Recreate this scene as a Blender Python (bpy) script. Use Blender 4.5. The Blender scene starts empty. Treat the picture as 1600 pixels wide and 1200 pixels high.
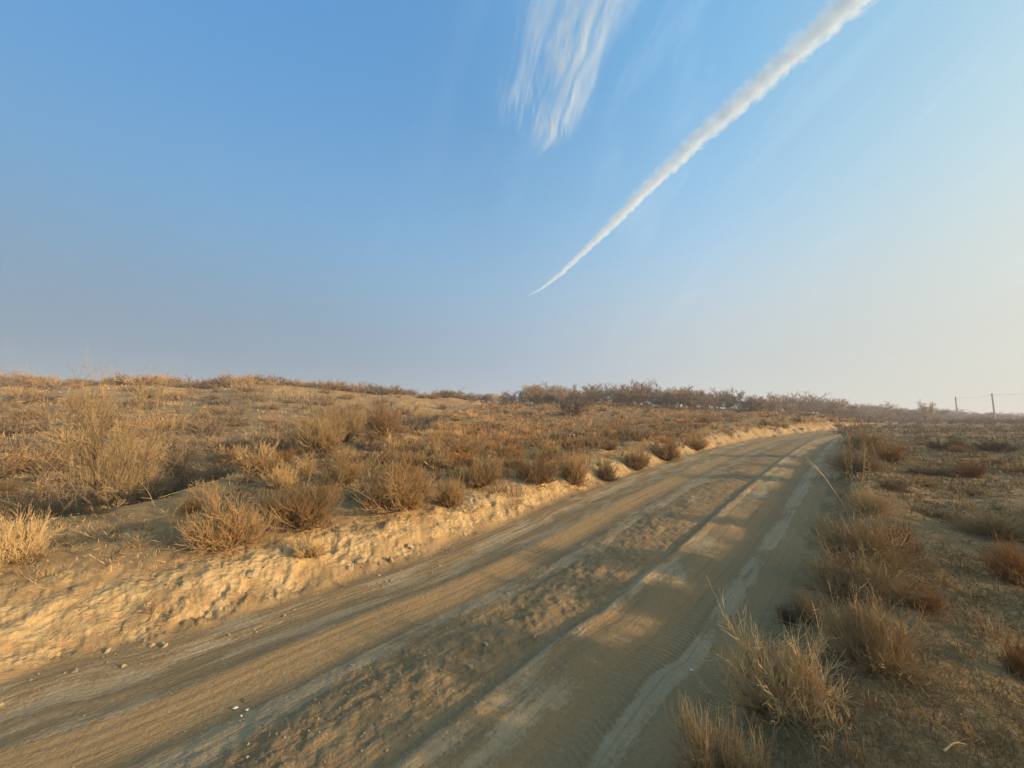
import bpy, math, random
import numpy as np
R = math.radians
rng = np.random.default_rng(7)
random.seed(7)
sc = bpy.context.scene

# ------------------------------------------------------------------ camera, sky, sun, exposure
CAM_H = 1.6
PITCH = R(5.45)
F = 577.0                                   # focal length in pixels of a 1600 px wide frame
cam_d = bpy.data.cameras.new('camera'); cam = bpy.data.objects.new('camera', cam_d)
sc.collection.objects.link(cam); sc.camera = cam
cam.location = (0, 0, CAM_H); cam.rotation_euler = (R(90) + PITCH, 0, 0)
cam_d.sensor_width = 36.0; cam_d.lens = 36.0 * F / 1600.0
cam_d.clip_start = 0.05; cam_d.clip_end = 60000

SUN_AZ, SUN_EL = 106.0, 10.5                 # azimuth clockwise from the view direction
SUN_STRENGTH = 4.4
sun_d = bpy.data.lights.new('sun', 'SUN'); sun = bpy.data.objects.new('sun', sun_d)
sc.collection.objects.link(sun)
sun_d.energy = SUN_STRENGTH; sun_d.angle = R(0.6); sun_d.color = (1.0, 0.77, 0.49)
sun.rotation_euler = (R(90 - SUN_EL), 0, R(180 - SUN_AZ) - R(180) + R(0))
sv = (math.sin(R(SUN_AZ)) * math.cos(R(SUN_EL)), math.cos(R(SUN_AZ)) * math.cos(R(SUN_EL)), math.sin(R(SUN_EL)))
import mathutils
sun.rotation_euler = mathutils.Vector(sv).to_track_quat('Z', 'Y').to_euler()

class NT:
    """small node helper"""
    def __init__(s, tree): s.t = tree; s.n = tree.nodes; s.l = tree.links
    def new(s, typ, **kw):
        n = s.n.new(typ)
        for k, v in kw.items(): setattr(n, k, v)
        return n
    def put(s, sock, v):
        if isinstance(v, bpy.types.NodeSocket): s.l.new(v, sock)
        else: sock.default_value = v
    def math(s, op, a, b=0.0, c=0.0, clamp=False):
        n = s.new('ShaderNodeMath', operation=op); n.use_clamp = clamp
        s.put(n.inputs[0], a); s.put(n.inputs[1], b); s.put(n.inputs[2], c); return n.outputs[0]
    def mix(s, f, a, b, bt='MIX'):
        n = s.new('ShaderNodeMix', data_type='RGBA', blend_type=bt)
        s.put(n.inputs[0], f)
        for i, v in ((6, a), (7, b)):
            if isinstance(v, tuple) and len(v) == 3: v = (*v, 1)
            s.put(n.inputs[i], v)
        return n.outputs[2]
    def mapr(s, v, a, b, c=0.0, d=1.0, smooth=True):
        n = s.new('ShaderNodeMapRange'); n.interpolation_type = 'SMOOTHSTEP' if smooth else 'LINEAR'
        s.put(n.inputs[0], v)
        for i, q in enumerate((a, b, c, d)): s.put(n.inputs[i + 1], q)
        return n.outputs[0]
    def noise(s, vec, scale, detail=4, rough=0.55, dist=0.0, dim='3D'):
        n = s.new('ShaderNodeTexNoise', noise_dimensions=dim)
        if vec is not None: s.put(n.inputs['Vector'], vec)
        n.inputs['Scale'].default_value = scale; n.inputs['Detail'].default_value = detail
        n.inputs['Roughness'].default_value = rough; n.inputs['Distortion'].default_value = dist
        return n.outputs[0]
    def xyz(s, x, y, z=0.0):
        n = s.new('ShaderNodeCombineXYZ'); s.put(n.inputs[0], x); s.put(n.inputs[1], y); s.put(n.inputs[2], z); return n.outputs[0]
    def sep(s, v):
        n = s.new('ShaderNodeSeparateXYZ'); s.put(n.inputs[0], v); return n.outputs
    def ramp(s, f, stops, interp='LINEAR'):
        n = s.new('ShaderNodeValToRGB'); s.put(n.inputs[0], f); cr = n.color_ramp; cr.interpolation = interp
        while len(cr.elements) < len(stops): cr.elements.new(0.5)
        for e, (p, c) in zip(cr.elements, stops):
            e.position = p; e.color = (c, c, c, 1) if not isinstance(c, tuple) else (*c, 1)
        return n.outputs[0]

world = bpy.data.worlds.new('World'); sc.world = world; world.use_nodes = True
w = NT(world.node_tree); w.n.clear()
sky = w.new('ShaderNodeTexSky', sky_type='NISHITA'); sky.sun_disc = False
sky.sun_elevation = R(SUN_EL); sky.sun_rotation = R(SUN_AZ)
sky.air_density = 1.0; sky.dust_density = 2.0; sky.ozone_density = 1.6; sky.altitude = 300
tc = w.new('ShaderNodeTexCoord')
dx, dy, dz = w.sep(tc.outputs['Generated'])
# dusty air: pale cream towards the sun, blue grey away from it, deeper blue overhead
def lin(r, g, b_): return tuple(((c / 255 + .055) / 1.055) ** 2.4 for c in (r, g, b_))
toward = w.math('ADD', w.math('MULTIPLY', dx, sv[0]), w.math('MULTIPLY', dy, sv[1]))
tw_ = w.mapr(toward, -1, 1, 0, 1, False)
low = w.ramp(tw_, [(0.0, lin(114, 131, 149)), (0.18, lin(124, 141, 158)), (0.38, lin(146, 161, 177)), (0.6, lin(174, 181, 184)), (0.83, lin(188, 191, 184)), (1.0, lin(206, 200, 180))])
mid = w.ramp(tw_, [(0.0, lin(100, 146, 180)), (0.36, lin(134, 170, 196)), (0.6, lin(158, 190, 212)), (0.83, lin(178, 200, 204)), (1.0, lin(208, 212, 200))])
high = w.ramp(tw_, [(0.0, lin(72, 134, 194)), (0.36, lin(84, 138, 186)), (0.6, lin(106, 162, 204)), (0.83, lin(140, 184, 204)), (1.0, lin(164, 196, 208))])
air = w.mix(w.mapr(dz, 0.08, 0.52), low, mid)
air = w.mix(w.mapr(dz, 0.22, 0.80), air, high)
# faint veils of very thin high cloud
vl = w.noise(w.xyz(w.math('MULTIPLY', w.math('ADD', dx, w.math('MULTIPLY', dz, -.6)), 9.0), w.math('MULTIPLY', w.math('ADD', dy, dz), 2.6), w.math('MULTIPLY', dz, 3)), 1.0, 6, .6, .6)
air = w.mix(w.math('MULTIPLY', w.math('MULTIPLY', w.mapr(vl, .53, .8), w.mapr(dz, .08, .3)), w.mapr(tw_, .25, .6, 0.02, .16)), air, lin(208, 226, 236))
airs = w.new('ShaderNodeVectorMath', operation='SCALE'); w.put(airs.inputs[0], air); airs.inputs['Scale'].default_value = 10.0
skyc = w.mix(0.93, sky.outputs[0], airs.outputs[0])
# warm dusty glow round the low sun, added out of view to warm the shade
cg = w.math('ADD', toward, w.math('MULTIPLY', dz, sv[2])); cg = w.math('MINIMUM', w.math('MAXIMUM', w.math('DIVIDE', w.math('ADD', w.math('ADD', w.math('MULTIPLY', dx, sv[0]), w.math('MULTIPLY', dy, sv[1])), w.math('MULTIPLY', dz, sv[2])), 1.0), -1), 1)
gl = w.math('POWER', 2.718, w.math('DIVIDE', w.math('ARCCOSINE', cg), -R(9.5)))
glv = w.new('ShaderNodeVectorMath', operation='SCALE'); glv.inputs[0].default_value = (1.0, .74, .46); w.put(glv.inputs['Scale'], w.math('MULTIPLY', gl, 98.0))
gs = w.new('ShaderNodeVectorMath', operation='ADD'); w.put(gs.inputs[0], skyc); w.put(gs.inputs[1], glv.outputs[0]); skyc = gs.outputs[0]
bg = w.new('ShaderNodeBackground'); w.put(bg.inputs[0], skyc); bg.inputs[1].default_value = 0.098
wo = w.new('ShaderNodeOutputWorld'); w.l.new(bg.outputs[0], wo.inputs[0])

sc.view_settings.view_transform = 'Standard'; sc.view_settings.look = 'None'
sc.view_settings.exposure = 0.45; sc.view_settings.gamma = 1.0
sc.cycles.max_bounces = 6; sc.cycles.diffuse_bounces = 2; sc.cycles.volume_bounces = 4
sc.cycles.transparent_max_bounces = 8
sc.cycles.volume_step_rate = 1.0

# ------------------------------------------------------------------ noise
def _hash(ix, iy, seed):
    h = (ix.astype(np.int64) * 374761393 + iy.astype(np.int64) * 668265263 + seed * 1442695041) & 0xFFFFFFFF
    h = ((h ^ (h >> 13)) * 1274126177) & 0xFFFFFFFF
    return ((h ^ (h >> 16)) & 0xFFFFFF) / float(0xFFFFFF)
def vnoise(x, y, seed=0):
    x0 = np.floor(x); y0 = np.floor(y); fx = x - x0; fy = y - y0
    fx = fx * fx * fx * (fx * (fx * 6 - 15) + 10); fy = fy * fy * fy * (fy * (fy * 6 - 15) + 10)
    a = _hash(x0, y0, seed); b = _hash(x0 + 1, y0, seed); c = _hash(x0, y0 + 1, seed); d = _hash(x0 + 1, y0 + 1, seed)
    return (a + (b - a) * fx + (c - a) * fy + (a - b - c + d) * fx * fy) * 2 - 1
def fbm(x, y, seed=0, octv=4, gain=0.5):
    s = 0; a = 1; t = 0
    for i in range(octv):
        s = s + a * vnoise(x, y, seed + i * 17); t += a; a *= gain
        x, y = (x * 1.6 - y * 1.2) + 3.1, (x * 1.2 + y * 1.6) + 1.7
    return s / t
def voro(x, y, seed=0):
    """distance to nearest feature point and to cell edge, and a cell value"""
    x0 = np.floor(x); y0 = np.floor(y)
    d1 = np.full(x.shape, 9.0); d2 = np.full(x.shape, 9.0); val = np.zeros(x.shape)
    for i in (-1, 0, 1):
        for j in (-1, 0, 1):
            cx = x0 + i; cy = y0 + j
            px = cx + _hash(cx, cy, seed); py = cy + _hash(cx, cy, seed + 5)
            d = np.hypot(px - x, py - y); v = _hash(cx, cy, seed + 9)
            m = d < d1
            d2 = np.where(m, d1, np.minimum(d2, d)); val = np.where(m, v, val); d1 = np.where(m, d, d1)
    return d1, d2 - d1, val
def sst(a, b, v):
    t = np.clip((v - a) / (b - a), 0, 1); return t * t * (3 - 2 * t)

# ------------------------------------------------------------------ survey of the land: sight lines turned into ground points
def ray(px, py):
    a = px - 800.0; b = 600.0 - py
    return np.array([a, F * math.cos(PITCH) - b * math.sin(PITCH), F * math.sin(PITCH) + b * math.cos(PITCH)])
def gz(px, py, z=0.0):
    r = ray(px, py); t = (z - CAM_H) / r[2]; return (r[0] * t, r[1] * t, z)
def gY(px, py, Y):
    r = ray(px, py); t = Y / r[1]; return (r[0] * t, Y, CAM_H + r[2] * t)
def catmull(pts, n=8):
    p = np.array(pts, float); p = np.vstack([2 * p[0] - p[1], p, 2 * p[-1] - p[-2]]); out = []
    for i in range(1, len(p) - 2):
        for k in range(n):
            t = k / n
            out.append(0.5 * ((2 * p[i]) + (-p[i-1] + p[i+1]) * t + (2*p[i-1] - 5*p[i] + 4*p[i+1] - p[i+2]) * t*t + (-p[i-1] + 3*p[i] - 3*p[i+1] + p[i+2]) * t**3))
    out.append(p[-2]); return np.array(out)
def sdist(x, y, poly):
    """signed distance, positive on the left hand of the line's direction"""
    best = np.full(x.shape, 1e9); sgn = np.zeros(x.shape)
    for i in range(len(poly) - 1):
        a = poly[i]; b = poly[i + 1]; ab = b - a; L = ab @ ab
        t = ((x - a[0]) * ab[0] + (y - a[1]) * ab[1]) / L
        tc_ = np.clip(t, 0 if i else -1e9, 1 if i < len(poly) - 2 else 1e9)
        ex = x - a[0] - tc_ * ab[0]; ey = y - a[1] - tc_ * ab[1]
        d = ex * ex + ey * ey
        s = np.sign(ab[0] * ey - ab[1] * ex); m = d < best
        best = np.where(m, d, best); sgn = np.where(m, s, sgn)
    return np.sqrt(best) * sgn

LEFT = catmull([(-14, -8.2), (-6.5, -0.9)] + [gz(*q)[:2] for q in ((0, 1062, 0), (250, 1000, 0), (500, 920, 0), (700, 855, 0), (900, 772, 0), (1020, 728, .02), (1110, 700, .1), (1180, 684, .25), (1225, 677, .45))]
               + [gz(1275, 669, .75)[:2], gz(1345, 663.5, .95)[:2], gz(1392, 661, 1.05)[:2]], 6)
RIGHT = catmull([(-9, -9.5), (-2.5, -2)] + [gz(*q)[:2] for q in ((1080, 1200, 0), (1160, 1080, 0), (1210, 960, 0), (1260, 860, 0), (1288, 780, 0), (1304, 730, .04), (1312, 700, .15), (1322, 682, .4), (1340, 672, .7))]
               + [gz(1362, 667, .86)[:2], gz(1400, 665, .98)[:2]], 6)
EDGE = catmull([(-30, 0.5), (-14, 3.2)] + [gz(*q)[:2] for q in ((0, 812, .42), (150, 798, .42), (230, 784, .43), (330, 752, .45), (405, 722, .46), (460, 712, .47), (525, 701, .5), (600, 689, .6), (650, 680, .75))] + [gY(700, 660, 34)[:2], gY(735, 645, 46)[:2]], 6)

class TPS:
    def __init__(s, pts):
        p = np.array(pts, float); s.w0 = s.warp(p[:, 0], p[:, 1]); n = len(p)
        K = s.k(np.hypot(s.w0[0][:, None] - s.w0[0], s.w0[1][:, None] - s.w0[1])) + np.eye(n) * 1e-3
        P = np.stack([np.ones(n), *s.w0], 1)
        A = np.block([[K, P], [P.T, np.zeros((3, 3))]])
        s.c = np.linalg.solve(A, np.concatenate([p[:, 2], np.zeros(3)]))
    @staticmethod
    def warp(x, y):
        r = np.hypot(x, y) + 1e-6; q = np.log1p(r / 6.0) * 6 / r; return x * q, y * q
    @staticmethod
    def k(r): return r * r * np.log(r + 1e-9)
    def __call__(s, x, y):
        X, Y = s.warp(x, y); z = s.c[-3] + s.c[-2] * X + s.c[-1] * Y
        for i in range(len(s.w0[0])): z = z + s.c[i] * s.k(np.hypot(X - s.w0[0][i], Y - s.w0[1][i]))
        return z
FAR = [(-200, -40, 1), (-150, 120, 1), (0, 220, 1.5), (120, 230, 1.5), (250, 160, 1.4), (260, 0, 1.2), (100, -150, 1), (-100, -150, 1)]
TU = TPS([gz(0, 850, .42), gz(300, 800, .43), gz(500, 760, .45), gz(700, 720, .5), gz(850, 720, .5), gz(980, 715, .6), gz(1090, 690, .8),
          (-8, -4, .4), (-20, -6, .4), (-12, 3, .4), (-5, 12, .5), (2, 14, .55),
          gY(650, 684, 17), gY(800, 672, 26), gY(950, 664, 32), gY(1030, 680, 20), gY(1090, 671, 23), gY(1140, 663, 26), gY(1200, 655, 33), gY(1255, 652, 37), gY(1300, 653, 43), gY(1345, 657, 52), gY(1240, 648, 48),
          gY(700, 636, 50), gY(800, 633, 60), gY(900, 631, 62), gY(1000, 634, 64), gY(1100, 638, 68), gY(1200, 643, 74), gY(1270, 651, 62), gY(1290, 650, 84), gY(1350, 658, 96),
          gY(850, 644, 45), gY(1000, 645, 48), gY(1130, 648, 50),
          gY(900, 640, 85), gY(1100, 645, 95), gY(1250, 653, 105), gY(700, 640, 90)] + FAR)
TG = TPS([gY(700, 640, 48), gY(700, 632, 52), gY(700, 622, 57), gY(800, 631, 61), gY(620, 617, 56), gY(500, 607, 54), gY(400, 602, 53), gY(250, 603, 52), gY(100, 603, 51), gY(0, 601, 50), gY(-200, 603, 48), gY(-600, 612, 42),
          gY(0, 612, 46), gY(300, 612, 47), gY(500, 618, 47),
          gY(0, 640, 32), gY(250, 636, 35), gY(450, 636, 37), gY(600, 645, 40),
          gY(0, 690, 19), gY(200, 684, 21), gY(400, 682, 24), gY(550, 672, 29), gY(640, 668, 31), gY(-500, 690, 18),
          (-10, 9, -.75), (-14, 10, -.65), (-9, 13, -.55), (-8, 17, -.15), (-20, 8, -.7), (-30, 6, -.5), (-8, 22, .25),
          gY(0, 640, 95), gY(400, 640, 95), gY(700, 640, 95)] + FAR)
TR = TPS([(2, 1, .10), (3, 3, .12), (1, -2, .1), (6, 4, .14), (10, 6, .16), (6, 9, .16), (14, 14, .25), (25, 20, .4), (40, 26, .5), (12, -4, .2), (30, 0, .4),
          gY(1600, 668, 50), gY(1450, 667, 55), gY(1420, 660.5, 72), gY(1500, 660, 75), gY(1600, 661, 80), gY(1380, 661, 100), gY(1600, 659, 110), gY(1500, 658, 125), (220, 120, 1.1)] + FAR)

# a low overgrown rise to the right of and behind the standpoint, whose shade lies over the verge and the right of the road
CREST = np.array([(-2., -15.), (5, -9.5), (10, -5), (15, -.5), (23, 3.5), (34, 8.5), (48, 14), (66, 22)]); CREST_H = np.array([1.2, 1.7, 1.9, 1.9, 1.8, 1.7, 1.5, .8])
def ridge(x, y):
    best = np.full(x.shape, 1e9); h = np.zeros(x.shape)
    for i in range(len(CREST) - 1):
        a, ab = CREST[i], CREST[i + 1] - CREST[i]; t = np.clip(((x - a[0]) * ab[0] + (y - a[1]) * ab[1]) / (ab @ ab), 0, 1)
        d = np.hypot(x - a[0] - t * ab[0], y - a[1] - t * ab[1]); m = d < best; best = np.where(m, d, best); h = np.where(m, CREST_H[i] + t * (CREST_H[i + 1] - CREST_H[i]), h)
    return best, h
def terrain(x, y, fine=True):
    x = np.asarray(x, float); y = np.asarray(y, float); r = np.hypot(x, y)
    L = sdist(x, y, LEFT)          # > 0: outside, on the bank
    Rr = sdist(x, y, RIGHT)        # > 0: on the road side
    E = sdist(x, y, EDGE)          # > 0: beyond the plateau edge
    wgl = Rr + 0.05 * vnoise(x * 2.1, y * 2.1, 3)
    Rr = Rr - 14 * sst(55, 66, r) * (L < .3)
    W = np.clip(Rr, -50, 400) / np.maximum(np.clip(Rr, 0, 400) + np.clip(-L, 0, 400), 2.5) * 3.15
    S = (x + y) * 0.70711
    zr = 0.13 * 0 + 1.0 * sst(9, 95, S)        # road rises slowly
    Lb = L + 0.10 * fbm(x * 1.1, y * 1.1, 31, 3) + 0.05 * vnoise(x * 5, y * 5, 37)
    U = TU(x, y); G = TG(x, y)
    eb = sst(-0.25, 1.3, E + 0.2 * fbm(x * 0.7, y * 0.7, 41, 3))
    fadeE = 1.0
    far = sst(110, 200, r)
    big = 0.10 * fbm(x * 0.35, y * 0.35, 51, 3) * sst(3, 10, r) + 0.5 * fbm(x * 0.05, y * 0.05, 55, 3) * sst(40, 140, r)
    lip = 0.06 * np.exp(-((E + 0.35) / 0.4) ** 2)
    up = (U + lip) * (1 - eb) + G * eb + big + 0.035 * fbm(x * 2.3, y * 2.3, 61, 3)
    # road profile
    inroad = sst(-0.10, 0.12, Rr)
    g = lambda c, wd: np.exp(-((W - c) / wd) ** 2)
    prof = -0.045 * g(0.52, 0.17) + 0.012 * g(0.85, .15) + 0.025 * g(1.42, 0.28) - 0.03 * g(2.05, 0.16) + 0.02 * g(2.35, .1) - 0.02 * g(2.75, .15) + 0.03 * g(0.98, 0.05)
    rough = 0.022 * fbm(S * 1.3, W * 3.2, 71, 4) * (0.25 + g(1.45, .35)) + 0.006 * fbm(S * 5, W * 9, 75, 3) * (0.3 + 1.6 * g(1.35, .35))
    zroad = zr + prof + rough
    # right verge
    vb = sst(0.05, -0.55, Rr + 0.12 * fbm(x * 1.6, y * 1.6, 81, 2))
    zv = TR(x, y) * (1 - 0) + 0.05 * fbm(x * 0.9, y * 0.9, 85, 3) + 0.02 * fbm(x * 5, y * 5, 87, 3) + 0.12 * np.exp(-((Rr + 0.75) / 0.5) ** 2) + big * 0.8
    rd, rh = ridge(x, y); zv = zv + rh * sst(1, 0, rd / 6.5) * (1 + .12 * fbm(x * .5, y * .5, 141, 3))
    # bank
    t = Lb
    tb_ = t / (1 + 1.6 * sst(14, 45, r)); bh = sst(-0.08, 0.6, tb_) * 0.56 + sst(0.4, 1.7, tb_) * 0.44
    z = np.where(L > -0.3, zroad * (1 - bh) + up * bh, np.where(Rr < 0.3, zroad * (1 - vb) + zv * vb, zroad))
    z = z + sst(0, 1, L) * 0
    bank = sst(-0.05, 0.1, t) * sst(1.7, 0.7, t)
    if fine:
        near = sst(45, 6, r)
        d1, de, v = voro(x * 5.5 + 0.5 * vnoise(x * 6, y * 6, 2), y * 5.5 + 0.5 * vnoise(x * 6, y * 6, 4), 11)
        d1b, deb, v2 = voro(x * 13, y * 13, 21)
        am = sst(-.35, .5, fbm(x * 1.3, y * 1.3, 131, 3)); crag = (v - 0.4) * 0.045 * sst(0, 0.10, de) * am + (v2 - 0.5) * 0.022 * sst(0, .12, deb) * (.4 + .6 * am) + .026 * (.3 + .7 * am) * fbm(x * 8, y * 8, 133, 4) + .010 * fbm(x * 28, y * 28, 135, 2) - .03 * am * sst(.06, 0, np.abs(fbm(x * 2.3, y * 2.3, 137, 3))) * sst(.15, .3, t)
        rid = 0.09 * (1 - np.abs(fbm(x * 2.2, y * 2.2, 91, 3)) * 2.2)
        z = z + bank * near * (crag * sst(1.3, 0.3, t) + 0.25 * (v2 - .5) * .05 + rid * 0.3 * sst(.1, .4, t))
        z = z + bank * sst(8, 26, r) * (.24 * fbm(x * .9, y * .9, 151, 4) + .12 * fbm(x * 3, y * 3, 153, 3))
        z = z + 0.012 * near * fbm(x * 9, y * 9, 95, 3) * sst(0.3, 1.2, L)
        # the broken clods along the middle of the road
        cl = sst(0.3, 0.75, v2 + 0.25 * fbm(S * .8, W * 2, 99, 2)) * g(1.42, .38) * inroad * sst(20, 4, r)
        z = z + cl * 0.009 * sst(0, .10, deb) + g(1.42, .38) * inroad * sst(16, 4, r) * .006 * fbm(x * 22, y * 22, 161, 3)
        z = z + 0.03 * inroad * 0
    # small mounds in the field and below shrubs on the hill
    land = np.maximum(sst(0.6, 2, L), sst(-0.8, -2, Rr))
    mo = np.clip(fbm(x * 0.55, y * 0.55, 111, 3), 0, 1)
    z = z + land * mo * 0.22 * sst(4, 14, r) * (0.5 + 0.5 * sst(10, 40, r))
    return z, dict(L=L, R=Rr, E=E, W=W, S=S, t=t, bank=bank, mo=mo, r=r)
def tz(x, y): return float(terrain(np.array([x]), np.array([y]))[0][0])
def hit(px, py, ymax=400):
    """first point where the sight line meets the land"""
    r = ray(px, py); ts = np.exp(np.linspace(math.log(1.2), math.log(ymax), 500)) / r[1]
    X = r[0] * ts; Y = r[1] * ts; Z = CAM_H + r[2] * ts
    zz = terrain(X, Y, False)[0]; k = np.argmax(zz > Z)
    if zz[k] <= Z[k]: return None
    return float(X[k]), float(Y[k]), float(zz[k])

# ------------------------------------------------------------------ materials
def mat(name):
    m = bpy.data.materials.new(name); m.use_nodes = True; t = NT(m.node_tree)
    return m, t, t.n['Principled BSDF']

def ground_material():
    m, t, b = mat('soil')
    at = t.new('ShaderNodeAttribute', attribute_name='rc'); S, W, T = t.sep(at.outputs['Vector'])
    ak = t.new('ShaderNodeAttribute', attribute_name='kinds'); KR, KB, KV = t.sep(ak.outputs['Vector'])
    geo = t.new('ShaderNodeNewGeometry'); P = geo.outputs['Position']
    n1 = t.noise(P, 0.8, 5, 0.6); n2 = t.noise(P, 5.0, 6, 0.65); n3 = t.noise(P, 38.0, 4, 0.7); n4 = t.noise(P, 160.0, 2, 0.6)
    sw = t.xyz(t.math('MULTIPLY', S, 0.9), t.math('MULTIPLY', W, 4.5))
    ns = t.noise(sw, 1.0, 7, 0.62, 0.4)
    ns2 = t.noise(t.xyz(t.math('MULTIPLY', S, 0.35), t.math('MULTIPLY', W, 14.0)), 1.0, 4, 0.6)
    # the road: loose brown silt over a pale trodden crust that shows in long patches
    silt = t.mix(n1, (0.27, 0.19, 0.10), (0.35, 0.25, 0.135))
    silt = t.mix(t.mapr(ns2, .35, .7), silt, (0.30, 0.21, 0.115))
    crust = t.mix(n2, (0.38, 0.295, 0.185), (0.50, 0.405, 0.265))
    prob = t.ramp(t.math('DIVIDE', W, 3.3), [(0, .02), (.055, .06), (.08, .24), (.11, .25), (.14, .0), (.19, .03), (.225, .17), (.30, .19), (.33, .03), (.42, .12), (.50, .12), (.53, .21), (.585, .21), (.62, .0), (.68, .03), (.72, .17), (.9, .19), (.97, 0.03)])
    pat = t.math('ADD', t.math('ADD', t.math('MULTIPLY', ns, 0.75), t.math('MULTIPLY', n2, 0.12)), prob)
    pat = t.math('ADD', pat, t.math('MULTIPLY', t.math('SUBTRACT', n3, .5), .12)); pm = t.mapr(pat, 0.585, 0.665)
    road = t.mix(t.math('MULTIPLY', pm, 0.68), silt, crust)
    rub = t.math('MULTIPLY', t.ramp(t.math('DIVIDE', W, 3.3), [(0.3, 0.), (.36, 1.), (.5, 1.), (.56, 0.)]), t.mapr(n2, .45, .62))
    road = t.mix(t.math('MULTIPLY', rub, 0.6), road, (0.19, 0.13, 0.07))
    ln = t.noise(t.xyz(t.math('MULTIPLY', S, 0.22), t.math('MULTIPLY', W, 26.0), 4.0), 1.0, 3, .55)
    road = t.mix(t.math('MULTIPLY', t.mapr(ln, .52, .68), .4), road, (0.20, 0.145, 0.085))
    # the cut bank
    soil = t.mix(t.mapr(n1, .3, .7), (0.33, 0.215, 0.105), (0.41, 0.28, 0.145))
    clay = t.mix(n2, (0.44, 0.30, 0.145), (0.62, 0.455, 0.245))
    bt = t.math('ADD', T, t.math('MULTIPLY', t.math('SUBTRACT', t.noise(P, 2.6, 6, .65, .3), 0.5), 1.5))
    dist = t.new('ShaderNodeVectorMath', operation='LENGTH'); t.put(dist.inputs[0], P)
    cm = t.math('MULTIPLY', t.mapr(bt, 0.05, 0.13), t.mapr(bt, 1.0, 0.55)); cm = t.math('MULTIPLY', cm, t.mapr(dist.outputs['Value'], 5, 22, 1, .35))
    cm = t.math('MULTIPLY', cm, t.mapr(t.noise(P, 3.1, 6, .7, .5), .38, .56, .12, 1))
    bank = t.mix(cm, soil, clay)
    # land under dry plants: sand, crust and dark litter
    sand = t.mix(n1, (0.33, 0.21, 0.095), (0.43, 0.285, 0.135))
    nl = t.noise(P, 1.7, 7, 0.66, 0.3)
    lit = t.mapr(t.math('ADD', t.math('ADD', nl, t.math('MULTIPLY', t.math('SUBTRACT', KV, 0.5), 0.42)), t.math('MULTIPLY', t.math('SUBTRACT', n3, .5), .25)), 0.37, 0.56)
    litc = t.mix(t.mapr(n3, .35, .65), (0.14, 0.10, 0.055), (0.30, 0.215, 0.11))
    land = t.mix(t.math('MULTIPLY', lit, .9), sand, litc)
    col = t.mix(KB, land, bank); col = t.mix(KR, col, road)
    # grain
    gr = t.math('ADD', t.math('MULTIPLY', n3, .55), t.math('MULTIPLY', n4, .45))
    grv = t.mapr(gr, .3, .7, .80, 1.18, False)
    mm = t.new('ShaderNodeVectorMath', operation='SCALE'); t.put(mm.inputs[0], col); t.put(mm.inputs['Scale'], grv)
    peb = t.new('ShaderNodeTexVoronoi'); t.put(peb.inputs['Vector'], P); peb.inputs['Scale'].default_value = 26
    pebm = t.math('MULTIPLY', t.mapr(peb.outputs['Distance'], .16, .10), t.mapr(t.sep(peb.outputs['Color'])[0], .82, .85))
    col2 = t.mix(t.math('MULTIPLY', pebm, .5), mm.outputs[0], (0.5, 0.43, 0.32))
    col2 = t.mix(1.0, col2, (1.0, .90, .77), 'MULTIPLY')   # loess, tinted warmer overall
    t.put(b.inputs['Base Color'], col2); b.inputs['Roughness'].default_value = 0.95
    b.inputs['Specular IOR Level'].default_value = 0.1
    # relief
    vo = t.new('ShaderNodeTexVoronoi', feature='DISTANCE_TO_EDGE'); t.put(vo.inputs['Vector'], t.mix(0.06, P, t.new('ShaderNodeTexNoise').outputs[1], 'ADD')); vo.inputs['Scale'].default_value = 6.5
    crack = t.math('MULTIPLY', t.mapr(vo.outputs[0], 0.0, .05), t.math('MULTIPLY', pm, KR))
    tw = t.new('ShaderNodeTexWave', wave_type='BANDS', bands_direction='X'); tw.inputs['Scale'].default_value = 6.5; tw.inputs['Distortion'].default_value = 1.2; tw.inputs['Detail'].default_value = 2
    t.put(tw.inputs['Vector'], t.xyz(t.math('ADD', S, t.math('MULTIPLY', t.math('ABSOLUTE', t.math('SUBTRACT', W, .5)), .5)), W))
    trm = t.math('MULTIPLY', t.math('MULTIPLY', t.mapr(t.math('ABSOLUTE', t.math('SUBTRACT', W, 0.5)), .14, .10), KR), t.mapr(n1, .35, .5))
    tread = t.math('MULTIPLY', tw.outputs[1], trm)
    chunk = t.new('ShaderNodeTexVoronoi'); t.put(chunk.inputs['Vector'], P); chunk.inputs['Scale'].default_value = 17
    h = t.math('ADD', t.math('MULTIPLY', n2, 0.026), t.math('MULTIPLY', n3, 0.016))
    h = t.math('ADD', h, t.math('MULTIPLY', n4, 0.004)); h = t.math('ADD', h, t.math('MULTIPLY', t.math('MULTIPLY', ln, KR), .022)); h = t.math('ADD', h, t.math('MULTIPLY', t.math('MULTIPLY', ns, KR), .03))
    h = t.math('ADD', h, t.math('MULTIPLY', crack, 0.0015)); h = t.math('ADD', h, t.math('MULTIPLY', pm, t.math('MULTIPLY', KR, 0.007)))
    h = t.math('ADD', h, t.math('MULTIPLY', tread, 0.010)); h = t.math('ADD', h, t.math('MULTIPLY', pebm, .006))
    h = t.math('ADD', h, t.math('MULTIPLY', t.math('MULTIPLY', cm, KB), t.math('MULTIPLY', chunk.outputs[0], 0.04)))
    bp = t.new('ShaderNodeBump'); bp.inputs['Strength'].default_value = 0.6; bp.inputs['Distance'].default_value = 1.0; t.put(bp.inputs['Height'], h)
    t.l.new(bp.outputs[0], b.inputs['Normal'])
    return m

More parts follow.
